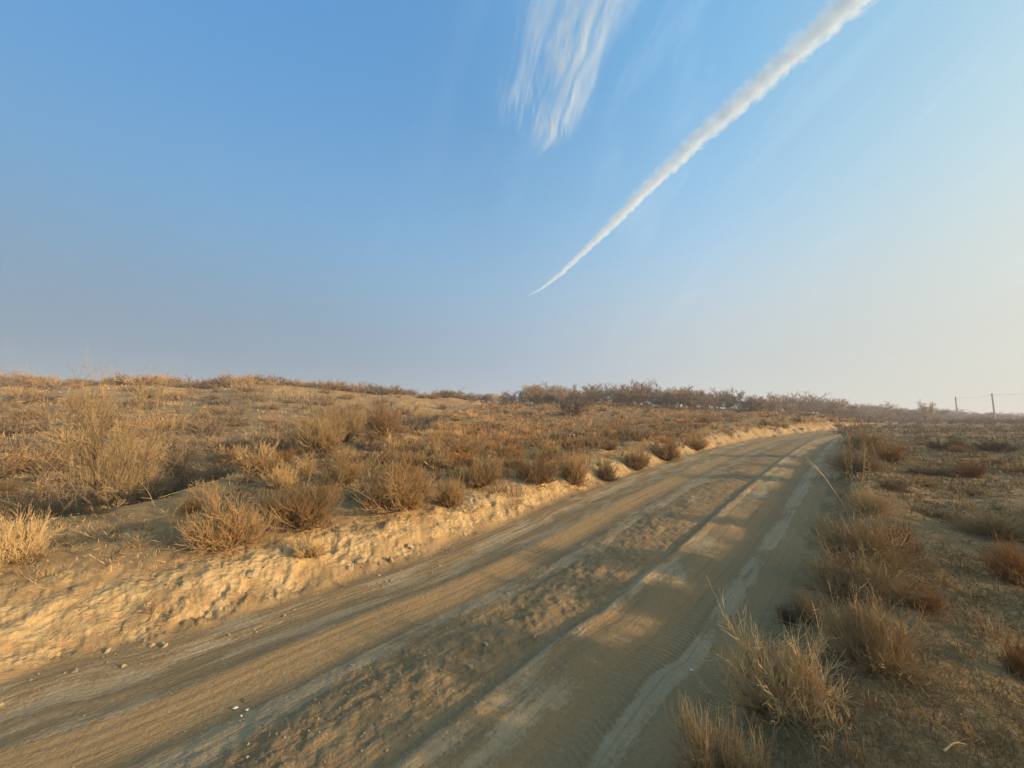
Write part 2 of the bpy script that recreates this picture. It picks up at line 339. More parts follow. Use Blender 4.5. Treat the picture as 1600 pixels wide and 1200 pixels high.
def plant_mat(name, a, b_, var=0.35, dark=(0.1, 0.07, 0.045)):
    m, t, b = mat(name)
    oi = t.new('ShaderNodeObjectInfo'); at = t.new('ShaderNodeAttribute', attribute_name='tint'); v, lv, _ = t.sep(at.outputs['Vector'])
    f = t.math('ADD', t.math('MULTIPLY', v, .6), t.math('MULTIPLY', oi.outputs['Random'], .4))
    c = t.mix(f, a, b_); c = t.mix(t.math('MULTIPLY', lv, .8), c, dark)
    k = t.new('ShaderNodeVectorMath', operation='SCALE'); t.put(k.inputs[0], c)
    t.put(k.inputs['Scale'], t.mapr(t.math('FRACT', t.math('MULTIPLY', oi.outputs['Random'], 7.3)), 0, 1, 1 - var, 1 + var, False))
    t.put(b.inputs['Base Color'], t.mix(1.0, k.outputs[0], (.97, .88, .76), 'MULTIPLY')); b.inputs['Roughness'].default_value = 0.8; b.inputs['Specular IOR Level'].default_value = 0.15
    return m
M = dict(
    soil=ground_material(),
    brown=plant_mat('brown_twig', (0.27, 0.172, 0.08), (0.42, 0.285, 0.14)),
    dark=plant_mat('dark_twig', (0.15, 0.11, 0.07), (0.26, 0.19, 0.115)),
    tan=plant_mat('tan_twig', (0.40, 0.285, 0.14), (0.60, 0.45, 0.24)),
    straw=plant_mat('straw', (0.38, 0.26, 0.12), (0.54, 0.395, 0.20)),
    orange=plant_mat('rusty_straw', (0.38, 0.19, 0.065), (0.50, 0.28, 0.10)),
    grey=plant_mat('grey_twig', (0.20, 0.145, 0.09), (0.31, 0.23, 0.145)),
    field=plant_mat('field_straw', (0.33, 0.235, 0.11), (0.54, 0.40, 0.20), dark=(.12, .085, .04)),
    treetop=plant_mat('tree_twigs', (0.34, 0.24, 0.16), (0.48, 0.355, 0.24), dark=(.14, .10, .075)),
    bark=plant_mat('bark', (0.15, 0.10, 0.065), (0.24, 0.17, 0.11)),
)
def simple(name, col, rough=.8, **kw):
    m, t, b = mat(name); n = t.noise(t.new('ShaderNodeNewGeometry').outputs['Position'], kw.get('scale', 8), 5)
    t.put(b.inputs['Base Color'], t.mix(n, tuple(c * .75 for c in col), tuple(min(1, c * 1.25) for c in col))); b.inputs['Roughness'].default_value = rough
    return m
M['concrete'] = simple('weathered_concrete', (0.35, 0.33, 0.30)); M['wire'] = simple('wire', (0.12, 0.12, 0.12))
M['clod'] = simple('dry_clay', (0.37, 0.265, 0.145), .95, scale=25); M['paper'] = simple('white_plastic', (0.75, 0.74, 0.70), .6); M['porcelain'] = simple('porcelain', (0.8, 0.8, 0.78), .2)

# ------------------------------------------------------------------ mesh helpers
def link(name, me, parent=None):
    o = bpy.data.objects.new(name, me); sc.collection.objects.link(o)
    if parent: o.parent = parent
    return o
def tag(o, label=None, cat=None, group=None, kind=None):
    for k, v in (('label', label), ('category', cat), ('group', group), ('kind', kind)):
        if v: o[k] = v
    return o
def mesh_np(name, V, Fc, m, attrs={}, smooth=False):
    me = bpy.data.meshes.new(name); nf, k = Fc.shape
    me.vertices.add(len(V)); me.vertices.foreach_set('co', np.ascontiguousarray(V, np.float32).ravel())
    me.loops.add(nf * k); me.loops.foreach_set('vertex_index', np.ascontiguousarray(Fc, np.int32).ravel())
    me.polygons.add(nf); me.polygons.foreach_set('loop_start', np.arange(0, nf * k, k, dtype=np.int32))
    me.polygons.foreach_set('use_smooth', np.full(nf, smooth)); me.update(calc_edges=True)
    for a, d in attrs.items():
        at = me.attributes.new(a, 'FLOAT_VECTOR', 'POINT'); at.data.foreach_set('vector', np.ascontiguousarray(d, np.float32).ravel())
    me.materials.append(m); return me

# ------------------------------------------------------------------ land
def build_land():
    tanmax = math.tan(R(60)); cols = np.arctan(np.linspace(-tanmax, tanmax, 900))
    back = np.radians(np.linspace(62, 298, 100)); th = np.concatenate([cols, back])
    rad = np.concatenate([[0.02, .3, .6, .9], np.exp(np.arange(math.log(1.15), math.log(80), 0.0078)), np.exp(np.arange(math.log(80.5), math.log(9000), 0.03))])
    TH, RD = np.meshgrid(th, rad); x = (RD * np.sin(TH)).ravel(); y = (RD * np.cos(TH)).ravel()
    zz = np.empty(x.shape); D = {}
    z, D = terrain(x, y)
    nr, nc = TH.shape; idx = np.arange(nr * nc).reshape(nr, nc); nx = np.roll(idx, -1, 1)
    Fq = np.stack([idx[:-1], nx[:-1], nx[1:], idx[1:]], -1).reshape(-1, 4)[:, ::-1]
    kr = sst(-0.03, 0.05, D['R'] + 0.06 * fbm(x * 4, y * 4, 5, 3)) * sst(0.10, -0.02, D['t']); kr *= sst(66, 54, D['r'])
    kb = sst(0.0, 0.08, D['t']) * sst(1.9, 0.8, D['t'] + 0.5 * fbm(x * 1.3, y * 1.3, 8, 3)) * (D['R'] > 0) * sst(90, 70, D['r'])
    kv = 0.60 + 0.25 * (D['mo'] - .2) - 0.12 * sst(10, 40, y) * (D['E'] > 0) - 0.02 * (D['R'] < 0) + .6 * sst(52, 75, D['r']) * (x > 20) * (y < x * 1.15) - .02 * np.exp(-((D['E'] + .5) / .8) ** 2)
    # hill sand near the crest, darker scrub floor in the gully
    kv = kv + 0.22 * (D['E'] > 0) * sst(26, 14, y) - 0.35 * (D['E'] > 0) * sst(36, 46, y)
    rc = np.stack([D['S'], D['W'], D['t']], 1); kd = np.stack([kr, kb, kv], 1)
    V = np.stack([x, y, z], 1)
    c = Fq.mean(1) if False else None
    fR = D['R'][Fq].mean(1); fT = D['t'][Fq].mean(1); fr = D['r'][Fq].mean(1); fx = x[Fq].mean(1); fy = y[Fq].mean(1)
    onroad = (fR > 0) & (fT < 0.02) & (fr < 70); onbank = (fR > 0) & (fT >= 0.02) & (fT < 1.3) & (fr < 95)
    for name, mk in (('dirt_road', onroad), ('road_bank', onbank), ('ground', ~(onroad | onbank))):
        f = Fq[mk]; u, inv = np.unique(f, return_inverse=True)
        o = link(name, mesh_np(name, V[u], inv.reshape(f.shape), M['soil'], {'rc': rc[u], 'kinds': kd[u]}, True)); tag(o, kind='structure')
build_land()

# ------------------------------------------------------------------ plants: twigs as thin three-sided prisms
class Tw:
    def __init__(s): s.P = []; s.Q = []; s.r0 = []; s.r1 = []; s.tint = []; s.lv = []
    def add(s, P, Q, r0, r1, tint, lv):
        n = len(P); s.P.append(P); s.Q.append(Q)
        for l, v in ((s.r0, r0), (s.r1, r1), (s.tint, tint), (s.lv, lv)): l.append(np.broadcast_to(v, (n,)).astype(float))
    def mesh(s, name, m):
        P = np.vstack(s.P); Q = np.vstack(s.Q); r0, r1, ti, lv = (np.concatenate(q) for q in (s.r0, s.r1, s.tint, s.lv)); n = len(P)
        d = Q - P; d /= np.linalg.norm(d, axis=1, keepdims=True) + 1e-9
        h = np.where(np.abs(d[:, 2:3]) > .9, [[1., 0, 0]], [[0, 0, 1.]]); u = np.cross(d, h); u /= np.linalg.norm(u, axis=1, keepdims=True) + 1e-9; v = np.cross(d, u)
        V = np.empty((n, 6, 3))
        for k in range(3):
            a = k * 2.0944; o = u * math.cos(a) + v * math.sin(a)
            V[:, k] = P + o * r0[:, None]; V[:, 3 + k] = Q + o * r1[:, None]
        b = (np.arange(n) * 6)[:, None, None]
        Fc = (b + np.array([[0, 1, 4, 3], [1, 2, 5, 4], [2, 0, 3, 5]])[None]).reshape(-1, 4)
        at = np.repeat(np.stack([ti, lv, np.zeros(n)], 1), 6, 0)
        return mesh_np(name, V.reshape(-1, 3), Fc, m, {'tint': at})
def unit(v): return v / (np.linalg.norm(v, axis=1, keepdims=True) + 1e-9)
def grow(T, P, D, Ln, r, segs, g, up=0.0, wob=0.15, tint=None, lv=0.0, taper=0.6):
    """grow one level of twigs; returns sample points and directions along them"""
    n = len(P); Ln = np.broadcast_to(Ln, (n,)); tint = g.random(n) if tint is None else tint
    pts = [P]; dirs = [D]; rr = np.broadcast_to(r, (n,)).astype(float)
    for k in range(segs):
        D = unit(D + g.normal(0, wob, (n, 3)) + np.array([0, 0, up / segs]))
        Q = P + D * (Ln / segs)[:, None]
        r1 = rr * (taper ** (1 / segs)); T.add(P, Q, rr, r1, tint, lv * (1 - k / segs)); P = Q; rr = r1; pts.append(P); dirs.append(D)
    return np.array(pts), np.array(dirs), rr, tint
def branch(g, pts, dirs, nper, tmin=0.25, spread=0.6):
    S, n, _ = pts.shape; i = np.repeat(np.arange(n), nper); t = (tmin + (1 - tmin) * g.random(len(i))) * (S - 1)
    k = np.minimum(t.astype(int), S - 2); f = (t - k)[:, None]
    P = pts[k, i] * (1 - f) + pts[k + 1, i] * f; D = unit(dirs[k + 1, i] + g.normal(0, spread, (len(i), 3)))
    return P, D, i
def shrub_mesh(name, m, seed, stems=40, kids=5, twigs=5, r=0.004, height=0.5, lean=(0, 0), cone=1.0, up=0.35, ru=1.0, wood=None):
    """a rounded fuzzy shrub about 1 m wide; wood = a second Tw for the woody base"""
    g = np.random.default_rng(seed); T = Tw(); W_ = wood or T
    a = g.random(stems) * 6.2832; el = np.arccos(1 - g.random(stems) ** 0.9 * cone * 0.93)
    D = np.stack([np.sin(el) * np.cos(a), np.sin(el) * np.sin(a), np.cos(el)], 1) + np.array([lean[0], lean[1], 0]); D = unit(D)
    lobes = 1 + 0.25 * np.sin(a * 3 + seed) + 0.15 * np.sin(a * 5 + seed * 2)
    Ln = (0.5 * np.sin(el) ** 2 + height * np.cos(el) ** 2) * lobes * (0.55 + 0.35 * g.random(stems)) * 0.8
    B = np.stack([0.05 * np.cos(a), 0.05 * np.sin(a), -0.02 + 0 * a], 1) * (0.4 + g.random((stems, 1)))
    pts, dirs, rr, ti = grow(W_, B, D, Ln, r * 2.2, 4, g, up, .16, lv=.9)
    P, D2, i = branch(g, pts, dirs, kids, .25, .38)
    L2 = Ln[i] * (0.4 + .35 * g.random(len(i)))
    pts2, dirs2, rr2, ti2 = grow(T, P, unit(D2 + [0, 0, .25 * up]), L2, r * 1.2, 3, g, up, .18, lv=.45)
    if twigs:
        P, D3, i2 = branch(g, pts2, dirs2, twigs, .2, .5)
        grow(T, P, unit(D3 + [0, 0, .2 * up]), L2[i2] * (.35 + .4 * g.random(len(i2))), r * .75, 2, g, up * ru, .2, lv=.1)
    return T
def tuft(seed, n=260, r=.004, height=.55, spread=.5, lean=(0, 0)):
    g = np.random.default_rng(seed); T = Tw(); a = g.random(n) * 6.2832; q = g.random(n) ** .6 * spread
    B = np.stack([np.cos(a) * q * .35, np.sin(a) * q * .35, -.02 + 0 * a], 1)
    D = unit(np.stack([np.cos(a) * q * 1.5 + lean[0], np.sin(a) * q * 1.5 + lean[1], 1 + 0 * a], 1) + g.normal(0, .12, (n, 3)))
    grow(T, B, D, height * (.4 + .6 * g.random(n)), r, 3, g, -.25, .16, lv=.5, taper=.35); return T
def dead(seed, n=14, r=.007):
    g = np.random.default_rng(seed); T = Tw(); a = g.random(n) * 6.2832
    D = unit(np.stack([np.cos(a), np.sin(a), .5 + g.random(n)], 1))
    pts, dirs, _, _ = grow(T, np.zeros((n, 3)), D, .3 + .25 * g.random(n), r, 4, g, .1, .35, lv=.3)
    P, D2, i = branch(g, pts, dirs, 4, .3, .7); grow(T, P, D2, .15 + .12 * g.random(len(P)), r * .6, 3, g, .1, .3, lv=.1); return T
def tree_parts(seed, r=.03, trunks=3, limbs=6, kids=7, tw=8, flare=.45, tr=.006, twist=.2):
    """bare tree one metre tall: returns trunk and crown twigs"""
    g = np.random.default_rng(seed); A = Tw(); C_ = Tw(); a = g.random(trunks) * 6.28 + np.arange(trunks) * 2.1
    D = unit(np.stack([np.cos(a) * flare, np.sin(a) * flare, 1 + 0 * a], 1)); B = np.stack([np.cos(a) * .03, np.sin(a) * .03, -.03 + 0 * a], 1)
    p, d, rr, _ = grow(A, B, D, .62 + .25 * g.random(trunks), r, 6, g, .1, twist, lv=.9, taper=.35)
    P, D2, i = branch(g, p, d, limbs, .12, .55)
    p2, d2, _, _ = grow(A, P, unit(D2 + [0, 0, .25]), .28 + .2 * g.random(len(P)), r * .4, 4, g, .3, .22, lv=.6, taper=.4)
    P, D3, i = branch(g, p2, d2, kids, .15, .6); p3, d3, _, _ = grow(C_, P, unit(D3 + [0, 0, .2]), .13 + .12 * g.random(len(P)), tr, 3, g, .3, .25, lv=.4)
    P, D4, i = branch(g, p3, d3, tw, .1, .6); grow(C_, P, D4, .05 + .08 * g.random(len(P)), tr * .6, 2, g, .2, .25, lv=.1)
    return A, C_

# ---- prototypes (mesh data shared by all their copies)
FINE = {}
def fine(kind, k):
    """close shrubs: woody stems carry the twigs as a part of their own"""
    key = (kind, k)
    if key in FINE: return FINE[key]
    wood = Tw()
    lean = [(0, 0), (.15, .1), (-.2, -.05), (.1, -.2)][k % 4]
    if kind == 'tan': T = shrub_mesh('t', None, 260 + k, 95, 7, 6, .0023, .5, lean, wood=wood, up=.28); mm = (M['brown'], M['tan'])
    elif kind == 'brown': T = shrub_mesh('b', None, 100 + k, 80, 7, 5, .0026, .62, lean, wood=wood, up=.5); mm = (M['bark'], M['brown'])
    elif kind == 'grey': T = shrub_mesh('g', None, 140 + k, 75, 7, 6, .0024, .55, lean, wood=wood, up=.3); mm = (M['bark'], M['grey'])
    elif kind == 'straw': T = shrub_mesh('s', None, 180 + k, 85, 6, 4, .0027, .7, lean, wood=wood, up=.7, cone=.75); mm = (M['bark'], M['straw'])
    else: T = shrub_mesh('o', None, 220 + k, 80, 6, 4, .0029, .55, lean, wood=wood, up=.6, cone=.8); mm = (M['brown'], M['orange'])
    Vx = np.vstack(T.Q); wd = np.percentile(np.hypot(Vx[:, 0], Vx[:, 1]), 95) * 2; ht = np.percentile(Vx[:, 2], 98)
    FINE[key] = (wood.mesh('stems', mm[0]), T.mesh('twigs', mm[1]), wd, ht); return FINE[key]
def place(o, x, y, w_, h_, rz=None, sink=.01):
    o.location = (x, y, tz(x, y) - sink); o.scale = (w_, w_, h_); o.rotation_euler = (0, 0, random.random() * 6.28 if rz is None else rz)
def near_shrub(kind, k, px, py, wpx, hpx, label, group=None, name='dry_shrub', cat='shrub', Y=None, rz=None, hit_=None):
    q = hit_ or (hit(px, py) if Y is None else None)
    if q is None: p = gY(px, py, Y); q = (p[0], p[1])
    dist = q[1] / math.cos(PITCH) if False else q[1]
    s = wpx * dist / F * (1.0 if abs(px - 800) < 400 else .80)   # wide-angle stretch near the frame's edge
    h = hpx * dist / F
    st, tw_m, wd, ht = fine(kind, k); o = link(name, None); tag(o, label, cat, group); s *= .9 if px > 1100 else 1; h *= .88 if px > 1100 else 1; place(o, q[0], q[1], s / wd, h / ht, rz)
    link('stems', st, o); c = link('twigs', tw_m, o); return o

near_list = [
 # left bank and plateau edge
 ('brown', 0, 622, 797, 118, 74, 'big round brown shrub on the crest of the pale road bank'),
 ('brown', 1, 702, 791, 48, 42, 'small brown shrub just right of the big round shrub on the bank'),
 ('brown', 2, 470, 826, 104, 72, 'brown shrub with pale arching stems on the bank, between two larger shrubs'),
 ('brown', 2, 358, 857, 132, 64, 'low sprawling shrub with crooked stems on the bank, second from the left'),
 ('tan', 0, 14, 880, 105, 62, 'straw-coloured bush at the left edge above the pale clay bank'),
 ('straw', 1, 536, 757, 68, 40, 'straw-coloured tuft on flat ground behind the bank shrubs'),
 ('straw', 2, 440, 764, 48, 34, 'faint pale tuft on the plateau left of the straw-coloured tuft'),
 ('straw', 3, 484, 874, 56, 26, 'thin golden tuft low on the clay bank face below a brown shrub'),
 ('brown', 3, 752, 760, 66, 38, 'low brown cushion of shrub behind the bank top, right of the small shrub'),
 ('brown', 0, 838, 757, 68, 46, 'dense brown shrub on the bank shoulder before the row thins out'),
 ('brown', 1, 896, 758, 50, 44, 'brown shrub leaning over the bank, next right of the dense one'),
 ('grey', 1, 948, 751, 38, 30, 'dark flattened shrub hanging on the bank slope by the road'),
 ('brown', 2, 993, 735, 44, 34, 'reddish brown shrub at the bank top half way along the road'),
 ('brown', 3, 1040, 718, 48, 32, 'rounded dark brown shrub on the bank half way along the road'),
 ('brown', 0, 1088, 702, 38, 26, 'brown shrub on the bank where the road starts to narrow'),
 ('brown', 2, 712, 716, 112, 38, 'wide low brown shrub in the middle of the plateau'),
 ('orange', 1, 640, 752, 40, 22, 'low rusty tuft on dark ground behind the big round shrub'),
 ('straw', 3, 300, 802, 46, 26, 'sparse pale stalks near the plateau edge above the sprawling shrub'),
 # shrubs of the plateau edge
 ('straw', 0, 500, 709, 74, 66, 'tall straw-coloured shrub on the plateau edge over the gully'),
 ('straw', 2, 541, 691, 56, 56, 'tall upright pale shrub right beside the straw-coloured one on the edge'),
 ('brown', 1, 596, 680, 68, 46, 'wide brown shrub on the plateau edge, right of the two tall pale ones'),
 # right verge
 ('tan', 2, 1128, 1240, 150, 105, 'dry shrub cut off by the bottom edge beside the road'),
 ('tan', 1, 1222, 1112, 215, 112, 'large rounded tan shrub at the road edge, nearest whole one on the right verge'),
 ('tan', 3, 1372, 1040, 175, 98, 'brown shrub leaning towards the road, behind the nearest large one'),
 ('tan', 0, 1338, 935, 165, 72, 'broad grey-brown shrub at the road edge, third along the verge'),
 ('orange', 2, 1436, 950, 86, 42, 'low rusty shrub on the field side of the broad grey-brown shrub'),
 ('straw', 3, 1262, 976, 58, 50, 'small upright straw-coloured bush touching the road edge'),
 ('grey', 3, 1232, 972, 42, 28, 'small dark dead-looking tuft on the bare road edge'),
 ('tan', 2, 1346, 882, 165, 80, 'wide reddish brown shrub with a flat top, fourth along the verge'),
 ('orange', 3, 1404, 868, 78, 54, 'bright rusty tuft joined to the wide flat-topped verge shrub'),
 ('tan', 2, 1362, 802, 80, 40, 'golden brown tuft at the foot of the leaning bare stick'),
 ('grey', 1, 1398, 768, 62, 24, 'dark low shrub in the field behind the golden brown tuft'),
 ('tan', 1, 1342, 738, 92, 38, 'brown shrub mass at the road edge under the tall yellow weeds'),
 ('orange', 1, 1384, 722, 72, 30, 'rusty low shrub right of the brown mass at the road edge'),
 ('tan', 3, 1350, 704, 76, 34, 'far brown verge shrub where the road bends'),
 ('orange', 2, 1512, 746, 54, 26, 'small bright orange tuft alone in the right field'),
 ('tan', 1, 1550, 838, 112, 44, 'low wide tan shrub in the right field near the right edge'),
 ('orange', 3, 1590, 912, 84, 66, 'orange shrub at the right edge in line with the third verge shrub'),
 ('orange', 0, 1600, 1062, 60, 58, 'orange tuft cut off by the right edge low in the field'),
 ('brown', 0, 1482, 704, 80, 22, 'low brown shrub in the far part of the right field'),
 ('grey', 0, 1560, 706, 70, 20, 'dark low hummock shrub near the right edge of the far field'),
 ('straw', 1, 1455, 742, 90, 20, 'flat pale tuft in the right field beyond the verge shrubs'),
]
for a in near_list:
    k_, v_, px, py, wp, hp, lb = a; near_shrub(k_, v_, px, py, wp, hp, lb, 'dry shrubs by the road')

# verge shrubs continuing behind and beside the camera, which shade the road
for (x, y, s) in ((1.7, .1, 1.3), (2.6, -1.2, 1.5), (1.2, -1.9, 1.2), (.2, -2.8, 1.3), (3.9, .5, 1.4), (5.0, 2.4, 1.2), (3.6, -2.6, 1.5), (4.6, -.9, 1.3), (6.3, .9, 1.5), (-1.4, -4.2, 1.4), (6.6, 3.6, 1.3), (8.2, 1.6, 1.6)):
    st, tw_m, _, _ = fine('brown', random.randrange(4)); o = link('dry_shrub', None); link('stems', st, o)
    tag(o, 'brown verge shrub beside the standpoint, outside the picture', 'shrub', 'verge shrubs out of view'); place(o, x, y, s, s * .95); link('twigs', tw_m, o)

# ---- middle distance: shared one-mesh shrubs
def variants(n, fn): return [fn(i) for i in range(n)]
MID = dict(
    brown=variants(5, lambda i: shrub_mesh('', None, 300 + i, 34, 5, 4, .006, .6, up=.4).mesh('shrub', M['brown'])),
    grey=variants(5, lambda i: shrub_mesh('', None, 320 + i, 40, 5, 4, .006, .6, up=.3).mesh('shrub', M['grey'])),
    straw=variants(4, lambda i: shrub_mesh('', None, 340 + i, 30, 5, 3, .006, .7, up=.7, cone=.7).mesh('shrub', M['straw'])),
    orange=variants(4, lambda i: tuft(360 + i, 200, .007).mesh('tuft', M['orange'])),
    tuft=variants(4, lambda i: tuft(380 + i, 150, .006, .5, .6).mesh('tuft', M['straw'])),
)
def mid(kind, x, y, w_, h_, label, group, name='dry_shrub', cat='shrub'):
    o = link(name, random.choice(MID[kind])); tag(o, label, cat, group); place(o, x, y, w_, h_); return o

# scrub of the plateau
def ok_plateau(D): return (D['L'] > .9) & (D['E'] < -.3)
def scatter(n, x0, x1, y0, y1, test, seed, mind=.5):
    g = np.random.default_rng(seed); y = y0 * (y1 / y0) ** g.random(n)
    u = np.tan(np.radians(g.uniform(x0, x1, n))); x = u * y
    z, D = terrain(x, y, False); k = np.where(test(D))[0]; out = []
    for i in k:
        if all((x[i] - a) ** 2 + (y[i] - b) ** 2 > (mind * max(1, y[i] / 12)) ** 2 for a, b in out): out.append((x[i], y[i]))
    return out
def zone(x, y, hill=False):
    px = 800 + F * x / y
    if hill:
        d = 'low on' if y < 20 else 'half way up' if y < 34 else 'high on'
        s = 'left end' if px < 110 else 'left part' if px < 230 else 'middle' if px < 380 else 'right part' if px < 540 else 'right end'
        return '%s the hillside, in its %s' % (d, s)
    d = 'behind the bank shrubs' if y < 9.5 else 'on the near plateau' if y < 15 else 'in the middle of the plateau' if y < 26 else 'far back on the plateau'
    s = 'near the plateau lip' if px < 650 else 'left of the lone dark tree' if px < 830 else 'below the lone dark tree' if px < 960 else 'beside the middle of the bank' if px < 1080 else 'towards the road bend'
    return d + ', ' + s
named = [(o.location.x, o.location.y) for o in sc.objects if o.get('category') == 'shrub']
cnt = 0
for (x, y) in scatter(700, -40, 46, 6.5, 50, ok_plateau, 5, .6):
    if any((x - a) ** 2 + (y - b) ** 2 < .5 for a, b in named) or cnt >= 165: continue
    cnt += 1; k = random.choices(['brown', 'orange', 'straw', 'grey'], [5, 3, 2, 1.5])[0]; s = random.uniform(.6, 1.35) * (.85 + .25 * min(y / 25, 2.2))
    lab = {'brown': 'low brown shrub ', 'orange': 'rusty grass tuft ', 'straw': 'pale straw shrub ', 'grey': 'dark grey shrub '}[k] + zone(x, y); lab = ('large ' if s > 1.25 else 'small ' if s < .95 else '') + lab
    mid(k, x, y, s, s * random.uniform(.5, .8), lab, 'scrub on the plateau', *(('grass_tuft', 'grass tuft') if k == 'orange' else ()))
# gully and hillside
def ok_hill(D): return (D['E'] > 1.2)
cnt = 0
for (x, y) in scatter(520, -56, -5, 9.5, 50, ok_hill, 6, .95):
    if cnt >= 135: break
    cnt += 1; k = random.choices(['brown', 'grey', 'straw'], [4, 6, 1])[0]; s = random.uniform(1.0, 2.6) * (1.0 if y < 22 else 1.3)
    if y > 40 and random.random() < .35: continue
    lab = {'brown': 'brown bare shrub ', 'grey': 'dark grey rounded shrub ', 'straw': 'pale straw shrub '}[k] + zone(x, y, True); lab = ('large ' if s > 2.0 else 'small ' if s < 1.5 else '') + lab
    mid(k, x, y, s, s * random.uniform(.5, .85), lab, 'shrubs on the hillside', 'hillside_shrub')
# right field
cnt = 0
for (x, y) in scatter(420, 33, 72, 3.0, 70, lambda D: D['R'] < -1.2, 9, .8):
    if any((x - a) ** 2 + (y - b) ** 2 < .35 for a, b in named) or cnt >= 90: continue
    cnt += 1; k = random.choices(['brown', 'orange', 'straw'], [4, 3, 2])[0]; s = random.uniform(.45, .95) * (.8 + .3 * min(y / 20, 3))
    lab = {'brown': 'low brown cushion shrub ', 'orange': 'rusty grass tuft ', 'straw': 'pale flattened shrub '}[k] + ('in the near right field' if y < 8 else 'in the middle of the right field' if y < 22 else 'far out in the right field')
    mid(k, x, y, s, s * random.uniform(.3, .55), lab, 'scrub in the right field', *(('grass_tuft', 'grass tuft') if k == 'orange' else ('field_shrub',)))
# scrub on the rise that shades the verge
for i in range(26):
    t_ = random.uniform(0, 6.6); a = CREST[int(t_)]; b = CREST[int(t_) + 1]; f = t_ - int(t_); s = random.uniform(1.2, 2.4)
    mid('brown', a[0] + (b[0] - a[0]) * f + random.uniform(-1.5, 1.5), a[1] + (b[1] - a[1]) * f + random.uniform(-1.5, 1.5), s, s * .7, 'brown shrub on the low rise to the right, outside the picture', 'shrubs on the rise out of view', 'rise_shrub')
# low scrub too dense to count
def low_scrub(n, seed, test, az, y0, y1, size, tw, m, r0=.0006):
    g = np.random.default_rng(seed); Y = y0 * (y1 / y0) ** g.random(n); x = Y * np.tan(np.radians(g.uniform(*az, n))); z, D = terrain(x, Y, False)
    k = test(D) & (fbm(x * .5, Y * .5, seed, 3) + g.normal(0, .2, n) > -.1); x, Y = x[k], Y[k]; z, D = terrain(x, Y); n = len(x); T = Tw()
    s = size * g.uniform(.5, 1.3, n) * (1 + Y / 40); i = np.repeat(np.arange(n), tw); N = len(i); a = g.random(N) * 6.283; el = g.uniform(.15, 1.5, N)
    Dr = np.stack([np.cos(a) * np.cos(el), np.sin(a) * np.cos(el), np.sin(el)], 1); P = np.stack([x[i] + .12 * s[i] * np.cos(a), Y[i] + .12 * s[i] * np.sin(a), z[i]], 1)
    tint = g.random(n)[i] * .6 + .4 * g.random(N)
    pts, dirs, rr, _ = grow(T, P, Dr, s[i] * (.35 + .4 * g.random(N)), np.maximum(.0018, r0 * Y[i]), 2, g, .4, .25, tint=tint, lv=.8)
    P2, D2, j = branch(g, pts, dirs, 3, .3, .5); grow(T, P2, D2, s[i][j] * .22, np.maximum(.0014, r0 * .75 * Y[i][j]), 1, g, .3, .2, tint=tint[j], lv=.2)
    o = link('low_scrub', T.mesh('low_scrub', M[m])); tag(o, kind='stuff')
low_scrub(900, 61, lambda D: (D['L'] > .8) & (D['E'] < 0), (-55, 46), 4.5, 82, .33, 9, 'brown')
low_scrub(650, 69, lambda D: (D['t'] > .3) & (D['t'] < 3) & (D['R'] > 0), (-10, 46), 5, 60, .40, 12, 'brown')
low_scrub(350, 71, lambda D: (D['t'] > .35) & (D['t'] < 3) & (D['R'] > 0), (8, 46), 8, 60, .40, 12, 'dark')
low_scrub(420, 62, lambda D: (D['L'] > .8) & (D['E'] < 0), (-55, 46), 4.5, 62, .26, 9, 'orange')
low_scrub(500, 70, lambda D: (D['L'] > .8) & (D['E'] < 0), (-55, 46), 4.5, 55, .38, 10, 'dark')
low_scrub(420, 72, lambda D: (D['L'] > 1.0) & (D['E'] < -.1), (-62, -5), 2.4, 9, .16, 9, 'dark')
low_scrub(260, 73, lambda D: (D['L'] > 1.0) & (D['E'] < -.1), (-62, -5), 2.4, 9, .2, 10, 'tan')
low_scrub(260, 63, lambda D: D['E'] > .6, (-57, -4), 8, 56, .5, 11, 'brown')
low_scrub(380, 64, lambda D: D['E'] > .6, (-57, -4), 8, 48, .8, 12, 'dark')
low_scrub(700, 65, lambda D: D['R'] < -.5, (10, 76), 1.6, 90, .2, 9, 'tan')
low_scrub(1500, 67, lambda D: D['r'] > 40, (41, 76), 30, 170, .42, 8, 'brown')
low_scrub(500, 68, lambda D: D['r'] > 70, (44, 76), 40, 170, .6, 8, 'grey')
low_scrub(400, 66, lambda D: D['R'] < -.5, (10, 76), 1.6, 90, .18, 9, 'orange')
